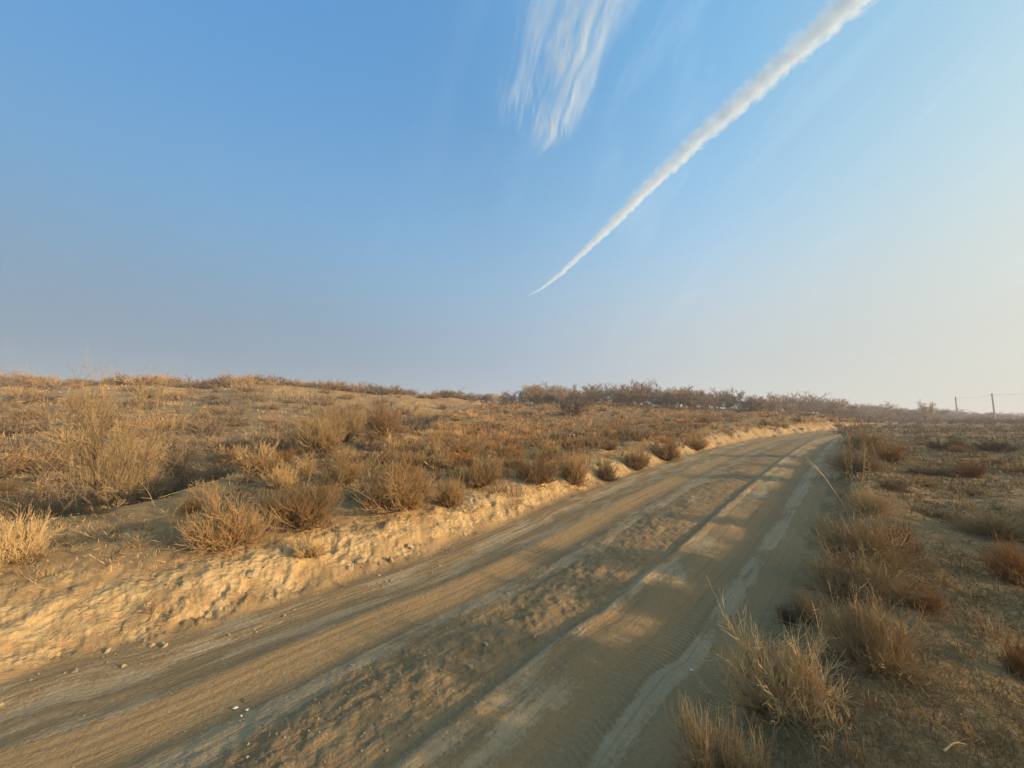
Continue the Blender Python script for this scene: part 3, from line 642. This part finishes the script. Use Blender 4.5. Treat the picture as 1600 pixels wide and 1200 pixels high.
# dark shrubs standing in the gully just below the plateau edge
for (px, Y, s, h, k, lb) in ((60, 8.5, 1.7, 1.2, 'grey', 'dark olive shrub in the gully at the left edge behind the plateau lip'), (268, 9.6, 1.6, 1.5, 'grey', 'dark grey shrub in the gully just right of the tall bare bush'),
        (318, 10.4, 1.7, 1.6, 'grey', 'grey many-stemmed shrub in the gully, second right of the tall bare bush'), (372, 12.0, 2.0, 1.6, 'grey', 'wide grey shrub in the gully behind the bend of the plateau lip'),
        (430, 15.0, 1.9, 1.3, 'straw', 'pale shrub in the gully by the end of its dark shrubs'), (215, 11.5, 2.0, 1.4, 'brown', 'brown shrub low in the gully behind the tall bare bush'), (20, 13.0, 2.2, 1.5, 'brown', 'brown shrub in the gully near the left edge, behind the dark olive one'),
        (110, 16.0, 2.2, 1.5, 'grey', 'grey shrub on the gully floor left behind the tall bare bush'), (30, 21.0, 3.2, 1.9, 'grey', 'large dark shrub on the lower hillside at the left edge'), (470, 22.0, 2.4, 2.0, 'grey', 'dark shrub rising behind the tall straw shrub on the edge'),
        (265, 24.0, 3.0, 2.1, 'brown', 'round spreading brown shrub on the lower hillside by itself'), (60, 36.0, 5.5, 1.9, 'grey', 'long dark shrub thicket high on the hillside at the left'), (610, 27., 2.6, 1.7, 'grey', 'grey shrub where the gully runs out'), (660, 32., 3., 2., 'brown', 'brown shrub where the gully meets the plateau')):
    p = gY(px, 600, Y); mid(k, p[0], Y, s, h, lb, 'shrubs in the gully')

# ---- trees
TREES = [tree_parts(500 + i, r=.016, trunks=4 + i % 3, limbs=9, kids=7, tw=6, flare=.45 + .1 * (i % 3), tr=.0065) for i in range(6)]
TREES = [(a.mesh('trunk', M['bark']), c.mesh('crown', M['treetop'])) for i, (a, c) in enumerate(TREES)]
def tree(px, Y, hpx, k, label, group, wide=1.0, name='bare_tree', cat='tree', x=None):
    x = gY(px, 600, Y)[0] if x is None else x; h = hpx * Y / F * .80
    t_, c_ = TREES[k % 6]; o = link(name, None); link('trunk', t_, o); tag(o, label, cat, group); place(o, x, Y, h * wide * 1.25, h * .95)
    link('crown', c_, o); return o
g_ = random.Random(3)
lone = tree(893, 40, 40, 2, 'dark bushy bare tree, nearest and darkest on the plateau skyline', 'trees on the plateau skyline', 1.1)
def skyzone(px): return 'at the left end of the row' if px < 800 else 'left of the lone dark tree' if px < 880 else 'just right of the lone dark tree' if px < 1000 else 'left of the middle of the skyline row' if px < 1070 else 'in the middle of the skyline row' if px < 1150 else 'towards the right end of the skyline row' if px < 1270 else 'where the skyline row sinks to the road bend'
for c_ in lone.children:
    c_.data = c_.data.copy(); c_.data.materials[0] = M['dark' if c_.name.startswith('crown') else 'bark']
px = 752
while px < 1345:
    Y = g_.uniform(58, 72) + (px > 1200) * 14 + (px > 1290) * 14
    base = np.interp(px, [750, 830, 1000, 1150, 1280, 1340], [16, 32, 32, 31, 32, 22]) * g_.uniform(.7, 1.25) + (8 if abs(px - 1000) < 10 else 0)
    tree(px, Y, base, g_.randrange(6), ('tall' if base > 33 else 'medium' if base > 26 else 'short') + ' leafless scrubby tree ' + skyzone(px), 'trees on the plateau skyline', g_.uniform(.8, 1.3))
    px += g_.uniform(5, 11)
px = 756
while px < 1330:
    Y = g_.uniform(54, 64) + (px > 1200) * 14; x = gY(px, 600, Y)[0]; s_ = g_.uniform(1.4, 2.6)
    mid(g_.choice(['brown', 'grey', 'brown']), x, Y, s_ * 1.1, s_ * .5, 'bushy undergrowth under the trees ' + skyzone(px), 'undergrowth below the skyline trees', 'undergrowth_bush', 'bush'); px += g_.uniform(8, 15)
# brush along the crest of the sandy hill
px = -10
while px < 745:
    crest = np.interp(px, [0, 400, 500, 600, 700, 745], [51, 53, 54, 56, 58, 60])
    h = np.interp(px, [0, 60, 140, 260, 330, 500, 740], [26, 17, 13, 25, 21, 18, 15]) * g_.uniform(.6, 1.25); Y = crest + g_.uniform(-2.5, 2.5)
    k = g_.choice(['brown', 'brown', 'grey', 'brown']); x = gY(px, 600, Y)[0]
    mid(k, x, Y, h * Y / F * g_.uniform(1.6, 2.6), h * Y / F * 1.45, {'brown': 'brown bare brush ', 'grey': 'grey bare brush ', 'straw': 'pale bare brush '}[k] + ('at the left end' if px < 150 else 'left of the middle' if px < 330 else 'right of the middle' if px < 540 else 'at the right end') + ' of the sandy hill crest', 'brush along the hill crest', 'crest_brush', 'brush')
    px += g_.uniform(9, 17)
# far scrub and trees beyond the road's bend and the right field
for i in range(90):
    px = g_.uniform(1335, 1660); Y = g_.uniform(95, 190) if px < 1450 else g_.uniform(120, 200)
    fz = 'behind the road bend' if px < 1380 else 'behind the two taller bare trees' if px < 1470 else 'around the left utility pole' if px < 1525 else 'around the right utility pole' if px < 1580 else 'at the right edge beyond the poles'; hh = np.interp(px, [1335, 1400, 1470, 1500, 1600], [22, 18, 13, 9, 7]) * g_.uniform(.7, 1.3)
    tree(px, Y, hh + 5, g_.randrange(6), ('larger' if hh > 14 else 'low') + ' hazy leafless tree in the far belt, ' + fz, 'far trees beyond the right field', 1.8)
tree(1437, 84, 36, 1, 'taller bare tree standing up from the far scrub left of the poles', 'far trees beyond the right field', .9)
tree(1460, 88, 30, 3, 'smaller bare tree right beside the taller one left of the poles', 'far trees beyond the right field', 1.)

# the tall multi-stemmed bare bush in the gully
A, C_ = tree_parts(777, r=.010, trunks=9, limbs=9, kids=7, tw=6, flare=.5, tr=.0015, twist=.13)
tb = link('tall_bare_bush', None); link('trunk', A.mesh('trunk', M['bark']), tb); tag(tb, 'tall many-stemmed bare bush rising from the gully above the plateau lip', 'bush')
p = gY(178, 780, 8.0); place(tb, p[0], 8.0, 1.75, 3.3, 1.0); link('crown', C_.mesh('crown', M['tan']), tb)

# ------------------------------------------------------------------ ground cover nobody could count
def blades(n, seed, test, az, y0, y1, hgt, per, flat=0.0, clump=.05, name='dry_grass', m='straw', wk=.0011, wmin=.0022, prob=None):
    g = np.random.default_rng(seed); th = np.radians(g.uniform(az[0], az[1], n)); Y = y0 * (y1 / y0) ** g.random(n); r = Y / np.maximum(np.cos(th), .35)
    x = r * np.sin(th); y = r * np.cos(th); z, D = terrain(x, y, False)
    k = test(D) & (fbm(x * .8, y * .8, seed, 3) + g.normal(0, .22, n) > -.05)
    x, y, r = x[k], y[k], r[k]; z, D = terrain(x, y); n = len(x); sc_ = hgt * (0.5 + g.random(n)) * np.clip(.8 + r / 40, .8, 2.2)
    X = np.repeat(x, per); Y = np.repeat(y, per); Z = np.repeat(z, per); S = np.repeat(sc_, per) * g.uniform(.4, 1, n * per); rr = np.repeat(r, per); N = n * per
    a = g.random(N) * 6.2832; el = np.where(g.random(N) < flat, g.uniform(.02, .25, N), g.uniform(.45, 1.5, N))
    q = clump * np.repeat(np.clip(.7 + r / 15, .7, 4), per) * g.random(N); X = X + q * np.cos(a + 1); Y = Y + q * np.sin(a + 1)
    d = np.stack([np.cos(a) * np.cos(el), np.sin(a) * np.cos(el), np.sin(el)], 1); side = np.stack([-np.sin(a), np.cos(a), 0 * a], 1)
    roll = g.random(N) * 3.14; side = side * np.cos(roll)[:, None] + np.cross(side, d) * np.sin(roll)[:, None]
    wd = (np.maximum(wmin, wk * rr) * g.uniform(.5, 1.2, N))[:, None]; B = np.stack([X, Y, Z + .004], 1)
    mid_ = B + d * S[:, None] * .55; tip = B + (d + np.stack([0 * a, 0 * a, -.15 * np.cos(el)], 1) * (1 - flat)) * S[:, None]
    V = np.stack([B - side * wd, B + side * wd, mid_ + side * wd * .8, mid_ - side * wd * .8, tip], 1).reshape(-1, 3)
    b = np.arange(N)[:, None] * 5; tint = np.repeat(g.random(N), 5)
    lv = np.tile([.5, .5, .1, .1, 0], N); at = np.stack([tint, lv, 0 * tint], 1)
    f1 = np.concatenate([b + [0, 1, 2], b + [0, 2, 3], b + [3, 2, 4]]).reshape(-1, 3)
    o = link(name, mesh_np(name, V, f1, M[m], {'tint': at})); tag(o, kind='stuff'); return o
blades(26000, 21, lambda D: (D['R'] < -.25), (8, 76), 1.0, 26, .085, 8, .3, .08, 'dry_grass', 'field', .0005, .0009)
blades(40000, 22, lambda D: (D['R'] < -.15), (0, 76), .9, 18, .055, 3, .97, .06, 'straw_litter', 'straw', .0005, .0009)
blades(15000, 23, lambda D: (D['L'] > .75) & (D['E'] < .2), (-62, 46), 2.5, 45, .075, 6, .12, .22, 'dry_grass', 'field', .0005, .0008)
blades(16000, 24, lambda D: (D['L'] > .7) & (D['E'] < .1), (-62, 40), 2.5, 30, .06, 5, .8, .10, 'straw_litter', 'field', .0006, .0011)
blades(5000, 25, lambda D: (D['E'] > .5), (-58, -5), 8, 55, .18, 7, .1, .16, 'dry_grass', 'field', .0007)
blades(7000, 26, lambda D: (D['L'] > .9) & (D['E'] < .2), (-12, 44), 16, 80, .2, 7, .1, .2, 'dry_grass', 'orange', .0007)
blades(6000, 27, lambda D: (D['R'] < -.3), (38, 76), 8, 100, .15, 7, .1, .2, 'dry_grass', 'field', .0007)

# small clods and crumbs: the biggest ones below the bank are things, the crumbs are stuff
def clod_mesh(seed, squash=.7):
    g = np.random.default_rng(seed); import bmesh as bm_; b = bm_.new(); bm_.ops.create_icosphere(b, subdivisions=2, radius=.5)
    for v in b.verts:
        v.co *= 1 + .22 * math.sin(v.co.x * 7 + seed) * math.cos(v.co.y * 6 + seed * 2) + g.normal(0, .07); v.co.z *= squash
    me = bpy.data.meshes.new('clod'); b.to_mesh(me); b.free(); me.materials.append(M['clod']); return me
CL = [clod_mesh(i, .55 + .06 * i) for i in range(6)]
def clods(n, seed, test, y0, y1, smin, smax, az):
    g = np.random.default_rng(seed); th = np.radians(g.uniform(*az, n)); Y = y0 * (y1 / y0) ** g.random(n); x = Y * np.tan(th); y = Y
    z, D = terrain(x, y, False); k = test(D, g); x, y = x[k], y[k]; z, D = terrain(x, y); Vs = []; Fs = []; off = 0
    P = []
    for me in CL:
        v = np.empty(len(me.vertices) * 3); me.vertices.foreach_get('co', v); f = np.array([p.vertices[:] for p in me.polygons]); P.append((v.reshape(-1, 3), f))
    # crumbs: five-sided chips
    oct_ = np.array([[1, 0, 0], [0, 1, 0], [-1, 0, 0], [0, -1, 0], [0, 0, .8], [0, 0, -.8]], float); of = np.array([[0, 1, 4], [1, 2, 4], [2, 3, 4], [3, 0, 4], [1, 0, 5], [2, 1, 5], [3, 2, 5], [0, 3, 5]])
    n = len(x); s = smin * (smax / smin) ** (g.random(n) ** 2.2); a = g.random(n) * 6.28
    V = oct_[None] * (1 + g.normal(0, .28, (n, 6, 1))) * s[:, None, None]; V[:, :, 2] *= .7
    c, q = np.cos(a)[:, None], np.sin(a)[:, None]; vx = V[:, :, 0] * c - V[:, :, 1] * q; vy = V[:, :, 0] * q + V[:, :, 1] * c
    V = np.stack([vx + x[:, None], vy + y[:, None], V[:, :, 2] + z[:, None] + .25 * s[:, None]], 2)
    f = (np.arange(n)[:, None, None] * 6 + of[None]).reshape(-1, 3)
    o = link('crumbs', mesh_np('crumbs', V.reshape(-1, 3), f, M['clod'])); tag(o, kind='stuff')
clods(9000, 31, lambda D, g: (D['t'] > -.35) & (D['t'] < .9) & (D['R'] > 0), 1.6, 16, .003, .020, (-60, 50))
clods(7000, 32, lambda D, g: (D['W'] > .9) & (D['W'] < 1.9) & (D['R'] > 0) & (D['t'] < 0) & (g.random(len(D['W'])) < .5), 1.4, 12, .003, .010, (-50, 50))
clods(3500, 33, lambda D, g: (D['R'] > 0.0) & (D['t'] < 0), 1.4, 12, .002, .006, (-55, 55))
clods(2500, 34, lambda D, g: (D['R'] < .1) & (D['R'] > -2), 1.2, 10, .003, .012, (0, 60))
for i, (px, py, wp, lb) in enumerate(((563, 884, 16, 'largest pale clod at the foot of the bank'), (611, 880, 11, 'angular pale clod on the bank foot right of the largest one'), (548, 896, 9, 'small clod just below the largest clod'),
        (258, 1012, 8, 'pale clod on the brown silt at the bank foot on the left'), (168, 1022, 9, 'dark-sided clod below the clay bank at the left'), (395, 905, 16, 'rough clay lump on the bank face under the sprawling shrub'),
        (290, 915, 14, 'clay lump jutting from the bank left of the sprawling shrub'), (450, 868, 15, 'rounded clay lump under the brown arching shrub'), (690, 828, 12, 'small clay lump on the bank below the small brown shrub'),
        (640, 860, 12, 'clay lump low on the bank right of the angular clod'), (760, 1010, 8, 'brown clod on the rough middle of the road'), (735, 1046, 9, 'clod on the broken middle ridge of the road, nearer one'), (835, 1000, 9, 'clod at the rut edge in the middle of the road'))):
    q = hit(px, py); s = wp * q[1] / F; o = link('clay_clod', CL[i % 6]); tag(o, lb, 'clod', 'clay clods'); o.location = (q[0], q[1], tz(q[0], q[1]) + s * .12); o.scale = (s * 1.1, s, s * .8); o.rotation_euler = (i, i * .7, i * 2)

# dead twig clumps, sticks and tall dry weeds
DEAD = [dead(900 + i).mesh('dead_twigs', M['grey']) for i in range(3)]
for i, (px, py, wp, hp, lb) in enumerate(((236, 962, 30, 46, 'grey dead twig bundle hanging on the clay bank'), (538, 920, 14, 24, 'little forked root sticking out at the bank foot'), (806, 800, 26, 30, 'dead grey twigs sliding down the bank below the low brown cushion shrub'),
        (752, 800, 24, 22, 'dead brown twigs on the bank right of the small brown shrub'), (700, 862, 9, 9, 'tiny dark twig on the bank foot'), (1172, 1140, 40, 26, 'dead twigs flat on the bare road edge'))):
    q = hit(px, py); s = wp * q[1] / F; o = link('dead_twigs', DEAD[i % 3]); tag(o, lb, 'twigs'); place(o, q[0], q[1], s * 1.2, hp * q[1] / F * 1.6)
def stick(name, pts, r, label, cat, m='straw', kids=0, seed=1, seeds=0):
    g = np.random.default_rng(seed); T = Tw(); p = catmull(pts, 6); n = len(p); rr = r * np.linspace(1, .35, n)
    T.add(p[:-1], p[1:], rr[:-1], rr[1:], .6, .15)
    for k in range(kids):
        i = int(n * (.3 + .65 * k / max(1, kids))); d = unit((p[min(i + 1, n - 1)] - p[i - 1])[None] + g.normal(0, .6, (1, 3)) * .05)
        grow(T, p[i:i + 1], unit(d + g.normal(0, .35, (1, 3))), .14 * np.linalg.norm(p[-1] - p[0]) * (1.2 + g.random()), r * .4, 3, g, .2, .12, lv=.1)
    me = T.mesh(name, M[m]); o = link(name, me); tag(o, label, cat)
    if seeds:
        S = Tw(); c = p[np.minimum((n * (.35 + .65 * g.random(seeds))).astype(int), n - 1)] + g.normal(0, .025, (seeds, 3)); d = unit(g.normal(0, 1, (seeds, 3)))
        S.add(c - d * .012, c, .001, .008, .8, 0); S.add(c, c + d * .012, .008, .001, .8, 0); link('seed_heads', S.mesh('seed_heads', M['straw']), o)
    return o
def at_height(px, py, Y): return gY(px, py, Y)
b0 = hit(1325, 802)
stick('bare_stick', [(b0[0], b0[1], b0[2]), at_height(1300, 762, b0[1] - .1), at_height(1280, 735, b0[1] - .2), at_height(1257, 712, b0[1] - .3)], .006, 'long bare stick leaning over the road edge from the golden tuft', 'stick', kids=5, seed=4)
for i, (px, py, tx, ty, lb) in enumerate(((1331, 775, 1327, 682, 'tallest yellow weed stalk with seed heads at the road edge'), (1322, 760, 1318, 690, 'yellow weed stalk with seed heads, left of the tallest'), (1345, 770, 1352, 690, 'curving yellow weed stalk right of the tallest'),
        (1356, 790, 1357, 722, 'thin weed stalk standing behind the golden tuft'), (1372, 735, 1362, 690, 'thin bent stalk above the rusty low shrub'))):
    b0 = hit(px, py); stick('weed_stalk', [b0, at_height((px + tx) / 2 + 2, (py + ty) / 2, b0[1]), at_height(tx, ty, b0[1])], .0045, lb, 'weed', kids=7, seed=20 + i, seeds=26)
for i, (px, py, tx, ty, lb) in enumerate(((242, 785, 213, 748, 'pale crooked stalk on the plateau lip by the tall bare bush'), (318, 770, 316, 748, 'short upright pale stalk on the plateau lip'), (268, 806, 285, 786, 'forked pale stalk on the plateau above the sprawling shrub'))):
    b0 = hit(px, py + 8); stick('pale_stalk', [b0, at_height((px * .6 + tx * .4), (py + ty) / 2, b0[1]), at_height(tx, ty, b0[1])], .006, lb, 'stalk', kids=3, seed=40 + i)
for i, (px, py, qx, qy, lb) in enumerate(((1476, 1187, 1512, 1177, 'pale straw lying on the ground in the bottom right corner'), (1530, 1025, 1560, 1040, 'dark thin stick lying in the right field'), (250, 780, 380, 742, 'long pale reed lying along the plateau lip'))):
    a_, b_ = hit(px, py), hit(qx, qy); a_ = (a_[0], a_[1], tz(a_[0], a_[1]) + .02); b_ = (b_[0], b_[1], tz(b_[0], b_[1]) + .025)
    stick('fallen_stalk', [a_, tuple((u + v) / 2 + .01 for u, v in zip(a_, b_)), b_], .004, lb, 'stalk', 'bark' if i == 1 else 'straw')

# scraps on the road and plateau
import bmesh
def shard(name, px, py, wp, m, label, cat, seed):
    q = hit(px, py); s = wp * q[1] / F; g = random.Random(seed); b = bmesh.new(); n = 7
    v = [b.verts.new((math.cos(k * 6.28 / n) * s * .5 * g.uniform(.5, 1), math.sin(k * 6.28 / n) * s * .35 * g.uniform(.5, 1), 0)) for k in range(n)]
    f = b.faces.new(v); e = bmesh.ops.extrude_face_region(b, geom=[f]); bmesh.ops.translate(b, vec=(0, 0, max(.004, s * .12)), verts=[x for x in e['geom'] if isinstance(x, bmesh.types.BMVert)])
    bmesh.ops.recalc_face_normals(b, faces=b.faces[:])
    me = bpy.data.meshes.new(name); b.to_mesh(me); b.free(); me.materials.append(m); o = link(name, me); tag(o, label, cat); o.location = (q[0], q[1], tz(q[0], q[1]) + .004); o.rotation_euler = (g.uniform(-.3, .3), g.uniform(-.3, .3), seed); return o
shard('broken_shard', 368, 1108, 9, M['porcelain'], 'left white shard of the broken pieces lying on the brown track', 'shard', 1)
shard('broken_shard', 386, 1111, 8, M['porcelain'], 'right white shard of the broken pieces lying on the brown track', 'shard', 2)
shard('broken_shard', 377, 1121, 4, M['porcelain'], 'tiny white crumb below the two shards on the track', 'shard', 3)
shard('dark_stub', 384, 1101, 10, M['grey'], 'dark bent stub beside the white shards on the track', 'debris', 4)
shard('plastic_scrap', 893, 681, 15, M['paper'], 'white plastic scrap among the scrub on the plateau', 'litter', 5)
shard('plastic_scrap', 1080, 1052, 5, M['paper'], 'tiny white scrap on the right wheel track', 'litter', 6)

# concrete poles and their wire
def pole(px, Y, top, label):
    p = gY(px, 657, Y); zb = tz(p[0], Y); zt = gY(px, top, Y)[2]; T = Tw(); T.add(np.array([[0, 0, -.3]]), np.array([[0, 0, zt - zb]]), .19, .12, .5, 0)
    b = bmesh.new(); h = zt - zb + .3; bmesh.ops.create_cone(b, cap_ends=True, segments=12, radius1=.25, radius2=.17, depth=h); bmesh.ops.translate(b, vec=(0, 0, h / 2 - .3), verts=b.verts[:])
    me = bpy.data.meshes.new('utility_pole'); b.to_mesh(me); b.free(); me.materials.append(M['concrete']); o = link('utility_pole', me); o.location = (p[0], Y, zb); tag(o, label, 'pole', 'utility poles')
    b = bmesh.new(); bmesh.ops.create_cube(b, size=1, matrix=mathutils.Matrix.Diagonal((.16, .9, .12, 1))); bmesh.ops.bevel(b, geom=b.edges[:], offset=.02)
    me = bpy.data.meshes.new('bracket'); b.to_mesh(me); b.free(); me.materials.append(M['concrete']); c = link('bracket', me, o); c.location = (0, 0, zt - zb - .45)
    return np.array([p[0], Y, zt - .38])
P1 = pole(1497, 138, 620, 'left one of the two utility poles on the far right horizon'); P2 = pole(1555, 122, 615, 'right and slightly taller utility pole on the far right horizon'); P0 = P1 + (P1 - P2) * 1.0
P3 = P2 + (P2 - P1) * np.array([1.6, 1.6, 0]); 
for a_, b_, lb in ((P1, P2, 'thin wire sagging between the two utility poles'), (P2, P3, 'wire running out of the picture from the right utility pole')):
    t_ = np.linspace(0, 1, 17)[:, None]; q = a_ * (1 - t_) + b_ * t_; q[:, 2] -= .45 * 4 * (t_ * (1 - t_))[:, 0]; T = Tw(); T.add(q[:-1], q[1:], .03, .03, .5, 0); o = link('wire', T.mesh('wire', M['wire'])); tag(o, lb, 'wire')

# ------------------------------------------------------------------ high cloud: the vapour trail and a torn patch of cirrus
def vol_mat(name, dens, het=None):
    m = bpy.data.materials.new(name); m.use_nodes = True; t = NT(m.node_tree); t.n.clear(); o = t.new('ShaderNodeOutputMaterial'); v = t.new('ShaderNodeVolumePrincipled')
    v.inputs['Color'].default_value = (.88, .95, 1, 1); v.inputs['Anisotropy'].default_value = 0.0
    if het: t.put(v.inputs['Density'], het(t))
    else: v.inputs['Density'].default_value = dens
    t.l.new(v.outputs[0], o.inputs['Volume']); return m
H = 2400.0
def skypt(px, py):
    r = ray(px, py); t = (H - CAM_H) / r[2]; return r * t + [0, 0, CAM_H]
def axes(c0, c1):
    U = c1 - c0; L = np.linalg.norm(U); U = U / L; V = np.cross([0, 0, 1.], U); V /= np.linalg.norm(V); return U, V, np.cross(U, V), L
def vapour_trail():
    c0, c1 = skypt(818, 466), skypt(1640, -275); U, Vv, Wn, Lu = axes(c0, c1); mid_ = (c0 + c1) / 2
    ctr = np.array([skypt(*q) for q in ((818, 466), (846, 451), (875, 428), (930, 376), (1010, 294), (1092, 214), (1200, 118), (1338, -8), (1640, -275))])
    uu = (ctr - mid_) @ U; vv = (ctr - mid_) @ Vv
    n, k = 60, 16; u = np.linspace(-Lu / 2, Lu / 2, n); off = np.interp(u, uu, vv); f = (u / Lu + .5)
    rs = [(0, .02), (.027, .16), (.09, .3), (.2, .42), (.34, .52), (.54, .75), (.72, .9), (1, 1.0)]; R0 = 128.0; rad = np.interp(f, [a for a, _ in rs], [b for _, b in rs]) * R0
    a = np.linspace(0, 2 * math.pi, k, endpoint=False); V = np.stack([np.repeat(u[:, None], k, 1), off[:, None] + np.cos(a) * rad[:, None] * 1.35, np.sin(a) * rad[:, None] * .95], 2).reshape(-1, 3)
    i = np.arange(n * k).reshape(n, k); j = np.roll(i, -1, 1); Fq = np.stack([i[:-1], j[:-1], j[1:], i[1:]], -1).reshape(-1, 4)
    tri = np.concatenate([Fq[:, [0, 1, 2]], Fq[:, [0, 2, 3]]] + [np.stack([np.full(k - 2, i[0, 0]), i[0, 1:-1], i[0, 2:]], 1)[:, ::-1], np.stack([np.full(k - 2, i[-1, 0]), i[-1, 1:-1], i[-1, 2:]], 1)])
    def het(t):
        tcn = t.new('ShaderNodeTexCoord'); X, Y, Z = t.sep(tcn.outputs['Object']); f = t.math('ADD', t.math('MULTIPLY', X, 1 / Lu), .5)
        fs = [float(q / Lu + .5) for q in uu]; lo, hi = float(vv.min()) - 1, float(vv.max()) + 1
        oc = t.ramp(f, [(max(0, min(1, a)), (float(b) - lo) / (hi - lo)) for a, b in zip(fs, vv)]); ov = t.math('ADD', t.math('MULTIPLY', oc, hi - lo), lo)
        rd = t.math('MULTIPLY', t.ramp(f, rs), R0); v = t.math('DIVIDE', t.math('SUBTRACT', Y, ov), rd); w_ = t.math('DIVIDE', Z, rd)
        P = t.xyz(t.math('MULTIPLY', X, .9), Y, Z)
        n1 = t.noise(P, 1 / 75., 5, .68, .3); n2 = t.noise(P, 1 / 28., 3, .6)
        r = t.math('SQRT', t.math('ADD', t.math('MULTIPLY', v, v), t.math('MULTIPLY', t.math('MULTIPLY', w_, w_), 2.2)))
        r = t.math('ADD', r, t.math('MULTIPLY', t.math('SUBTRACT', n1, .5), 1.7)); r = t.math('ADD', r, t.math('MULTIPLY', t.math('SUBTRACT', n2, .5), 1.0))
        d = t.mapr(r, 1.0, .15)
        side = t.mapr(v, -1, 1, .5, 1.4)
        return t.math('MULTIPLY', t.math('MULTIPLY', t.math('MULTIPLY', d, side), t.mapr(f, 0.0, .05)), .0165)
    me = mesh_np('vapour_trail', V, tri, vol_mat('ice_trail', 0, het)); me.materials[0].cycles.volume_step_rate = .035
    o = link('vapour_trail', me); mw = mathutils.Matrix(((U[0], Vv[0], Wn[0]), (U[1], Vv[1], Wn[1]), (U[2], Vv[2], Wn[2]))).to_4x4(); mw.translation = mid_; o.matrix_world = mw
    tag(o, 'long white vapour trail slanting across the sky to the upper right', 'vapour trail')
vapour_trail()

def cirrus():
    # a soft-edged slab in its own axes: u along the streaks, v across
    c0 = skypt(848, 245); c1 = skypt(1000, -120); U = c1 - c0; Lu = np.linalg.norm(U); U /= Lu; Vv = np.cross([0, 0, 1.], U); Vv /= np.linalg.norm(Vv)
    half = 660.0; th = 60.0
    b = bmesh.new(); bmesh.ops.create_icosphere(b, subdivisions=4, radius=1)
    for v in b.verts:
        q = v.co; g = 1 if q.x > 0 else 1
        v.co = (q.x * Lu * .62, q.y * half, q.z * th)
    me = bpy.data.meshes.new('cirrus_cloud'); b.to_mesh(me); b.free()
    def het(t):
        tcn = t.new('ShaderNodeTexCoord'); X, Y, Z = t.sep(tcn.outputs['Object'])
        u = t.math('MULTIPLY', X, 1 / Lu); v = t.math('MULTIPLY', Y, 1 / half)      # u -.5 = lower torn end
        wob = t.math('MULTIPLY', t.math('SUBTRACT', t.noise(t.xyz(t.math('MULTIPLY', u, 1.3), t.math('MULTIPLY', v, .9), 3.3), 1.0, 6, .42), .5), .9)
        v2 = t.math('ADD', v, wob)
        st = t.math('ADD', t.math('MULTIPLY', t.noise(t.xyz(t.math('MULTIPLY', u, 1.7), t.math('MULTIPLY', v2, 6.5), 0.7), 1.0, 8, .72, .5), .72), t.math('MULTIPLY', t.noise(t.xyz(t.math('MULTIPLY', u, 5), t.math('MULTIPLY', v2, 26), 2.7), 1.0, 4, .6, .6), .28))
        wid = t.ramp(t.math('ADD', u, .55), [(0, .01), (.10, .09), (.24, .36), (.4, .50), (.6, .40), (1, .5)])
        edge = t.mapr(t.math('DIVIDE', t.math('MAXIMUM', t.math('MULTIPLY', v2, 1.35), t.math('MULTIPLY', v2, -.62)), t.math('MAXIMUM', wid, .01)), 1.25, .0)
        core = t.mapr(t.math('ABSOLUTE', t.math('ADD', v2, .02)), .10, 0.0)
        tip = t.math('ADD', u, t.math('MULTIPLY', t.math('SUBTRACT', t.noise(t.xyz(t.math('MULTIPLY', u, 1.2), t.math('MULTIPLY', v2, 5.5), 8.8), 1.0, 4, .6), .5), .5))
        ends = t.math('MULTIPLY', t.mapr(tip, -.56, -.22), t.mapr(u, .66, .5)); zz_ = t.mapr(t.math('ABSOLUTE', Z), th, th * .3)
        d = t.math('ADD', t.math('MULTIPLY', t.mapr(st, .43, .76), 1.0), t.math('MULTIPLY', core, t.mapr(st, .3, .6, 0, .35)))
        return t.math('MULTIPLY', t.math('MULTIPLY', t.math('MULTIPLY', t.math('MULTIPLY', d, edge), ends), zz_), .021)
    me.materials.append(vol_mat('ice_veil', 0, het)); o = link('cirrus_cloud', me)
    Wn = np.cross(U, Vv); mw = mathutils.Matrix(((U[0], Vv[0], Wn[0]), (U[1], Vv[1], Wn[1]), (U[2], Vv[2], Wn[2]))).to_4x4(); mid_ = (c0 + c1) / 2; mw.translation = mid_; o.matrix_world = mw
    tag(o, 'wispy torn cirrus streak at the top centre of the sky', 'cloud')
    me.materials[0].cycles.volume_step_rate = .12
cirrus()

# ------------------------------------------------------------------ dusty air
HZ = True
if HZ:
    b = bmesh.new(); bmesh.ops.create_cube(b, size=1, matrix=mathutils.Matrix.Translation((0, 0, 5)) @ mathutils.Matrix.Diagonal((24000, 24000, 26, 1)))
    me = bpy.data.meshes.new('haze'); b.to_mesh(me); b.free(); me.materials.append(vol_mat('dusty_air', 0.0014)); me.materials[0].node_tree.nodes['Principled Volume'].inputs['Color'].default_value = (.93, .93, .93, 1)
    o = link('haze', me); tag(o, kind='stuff')
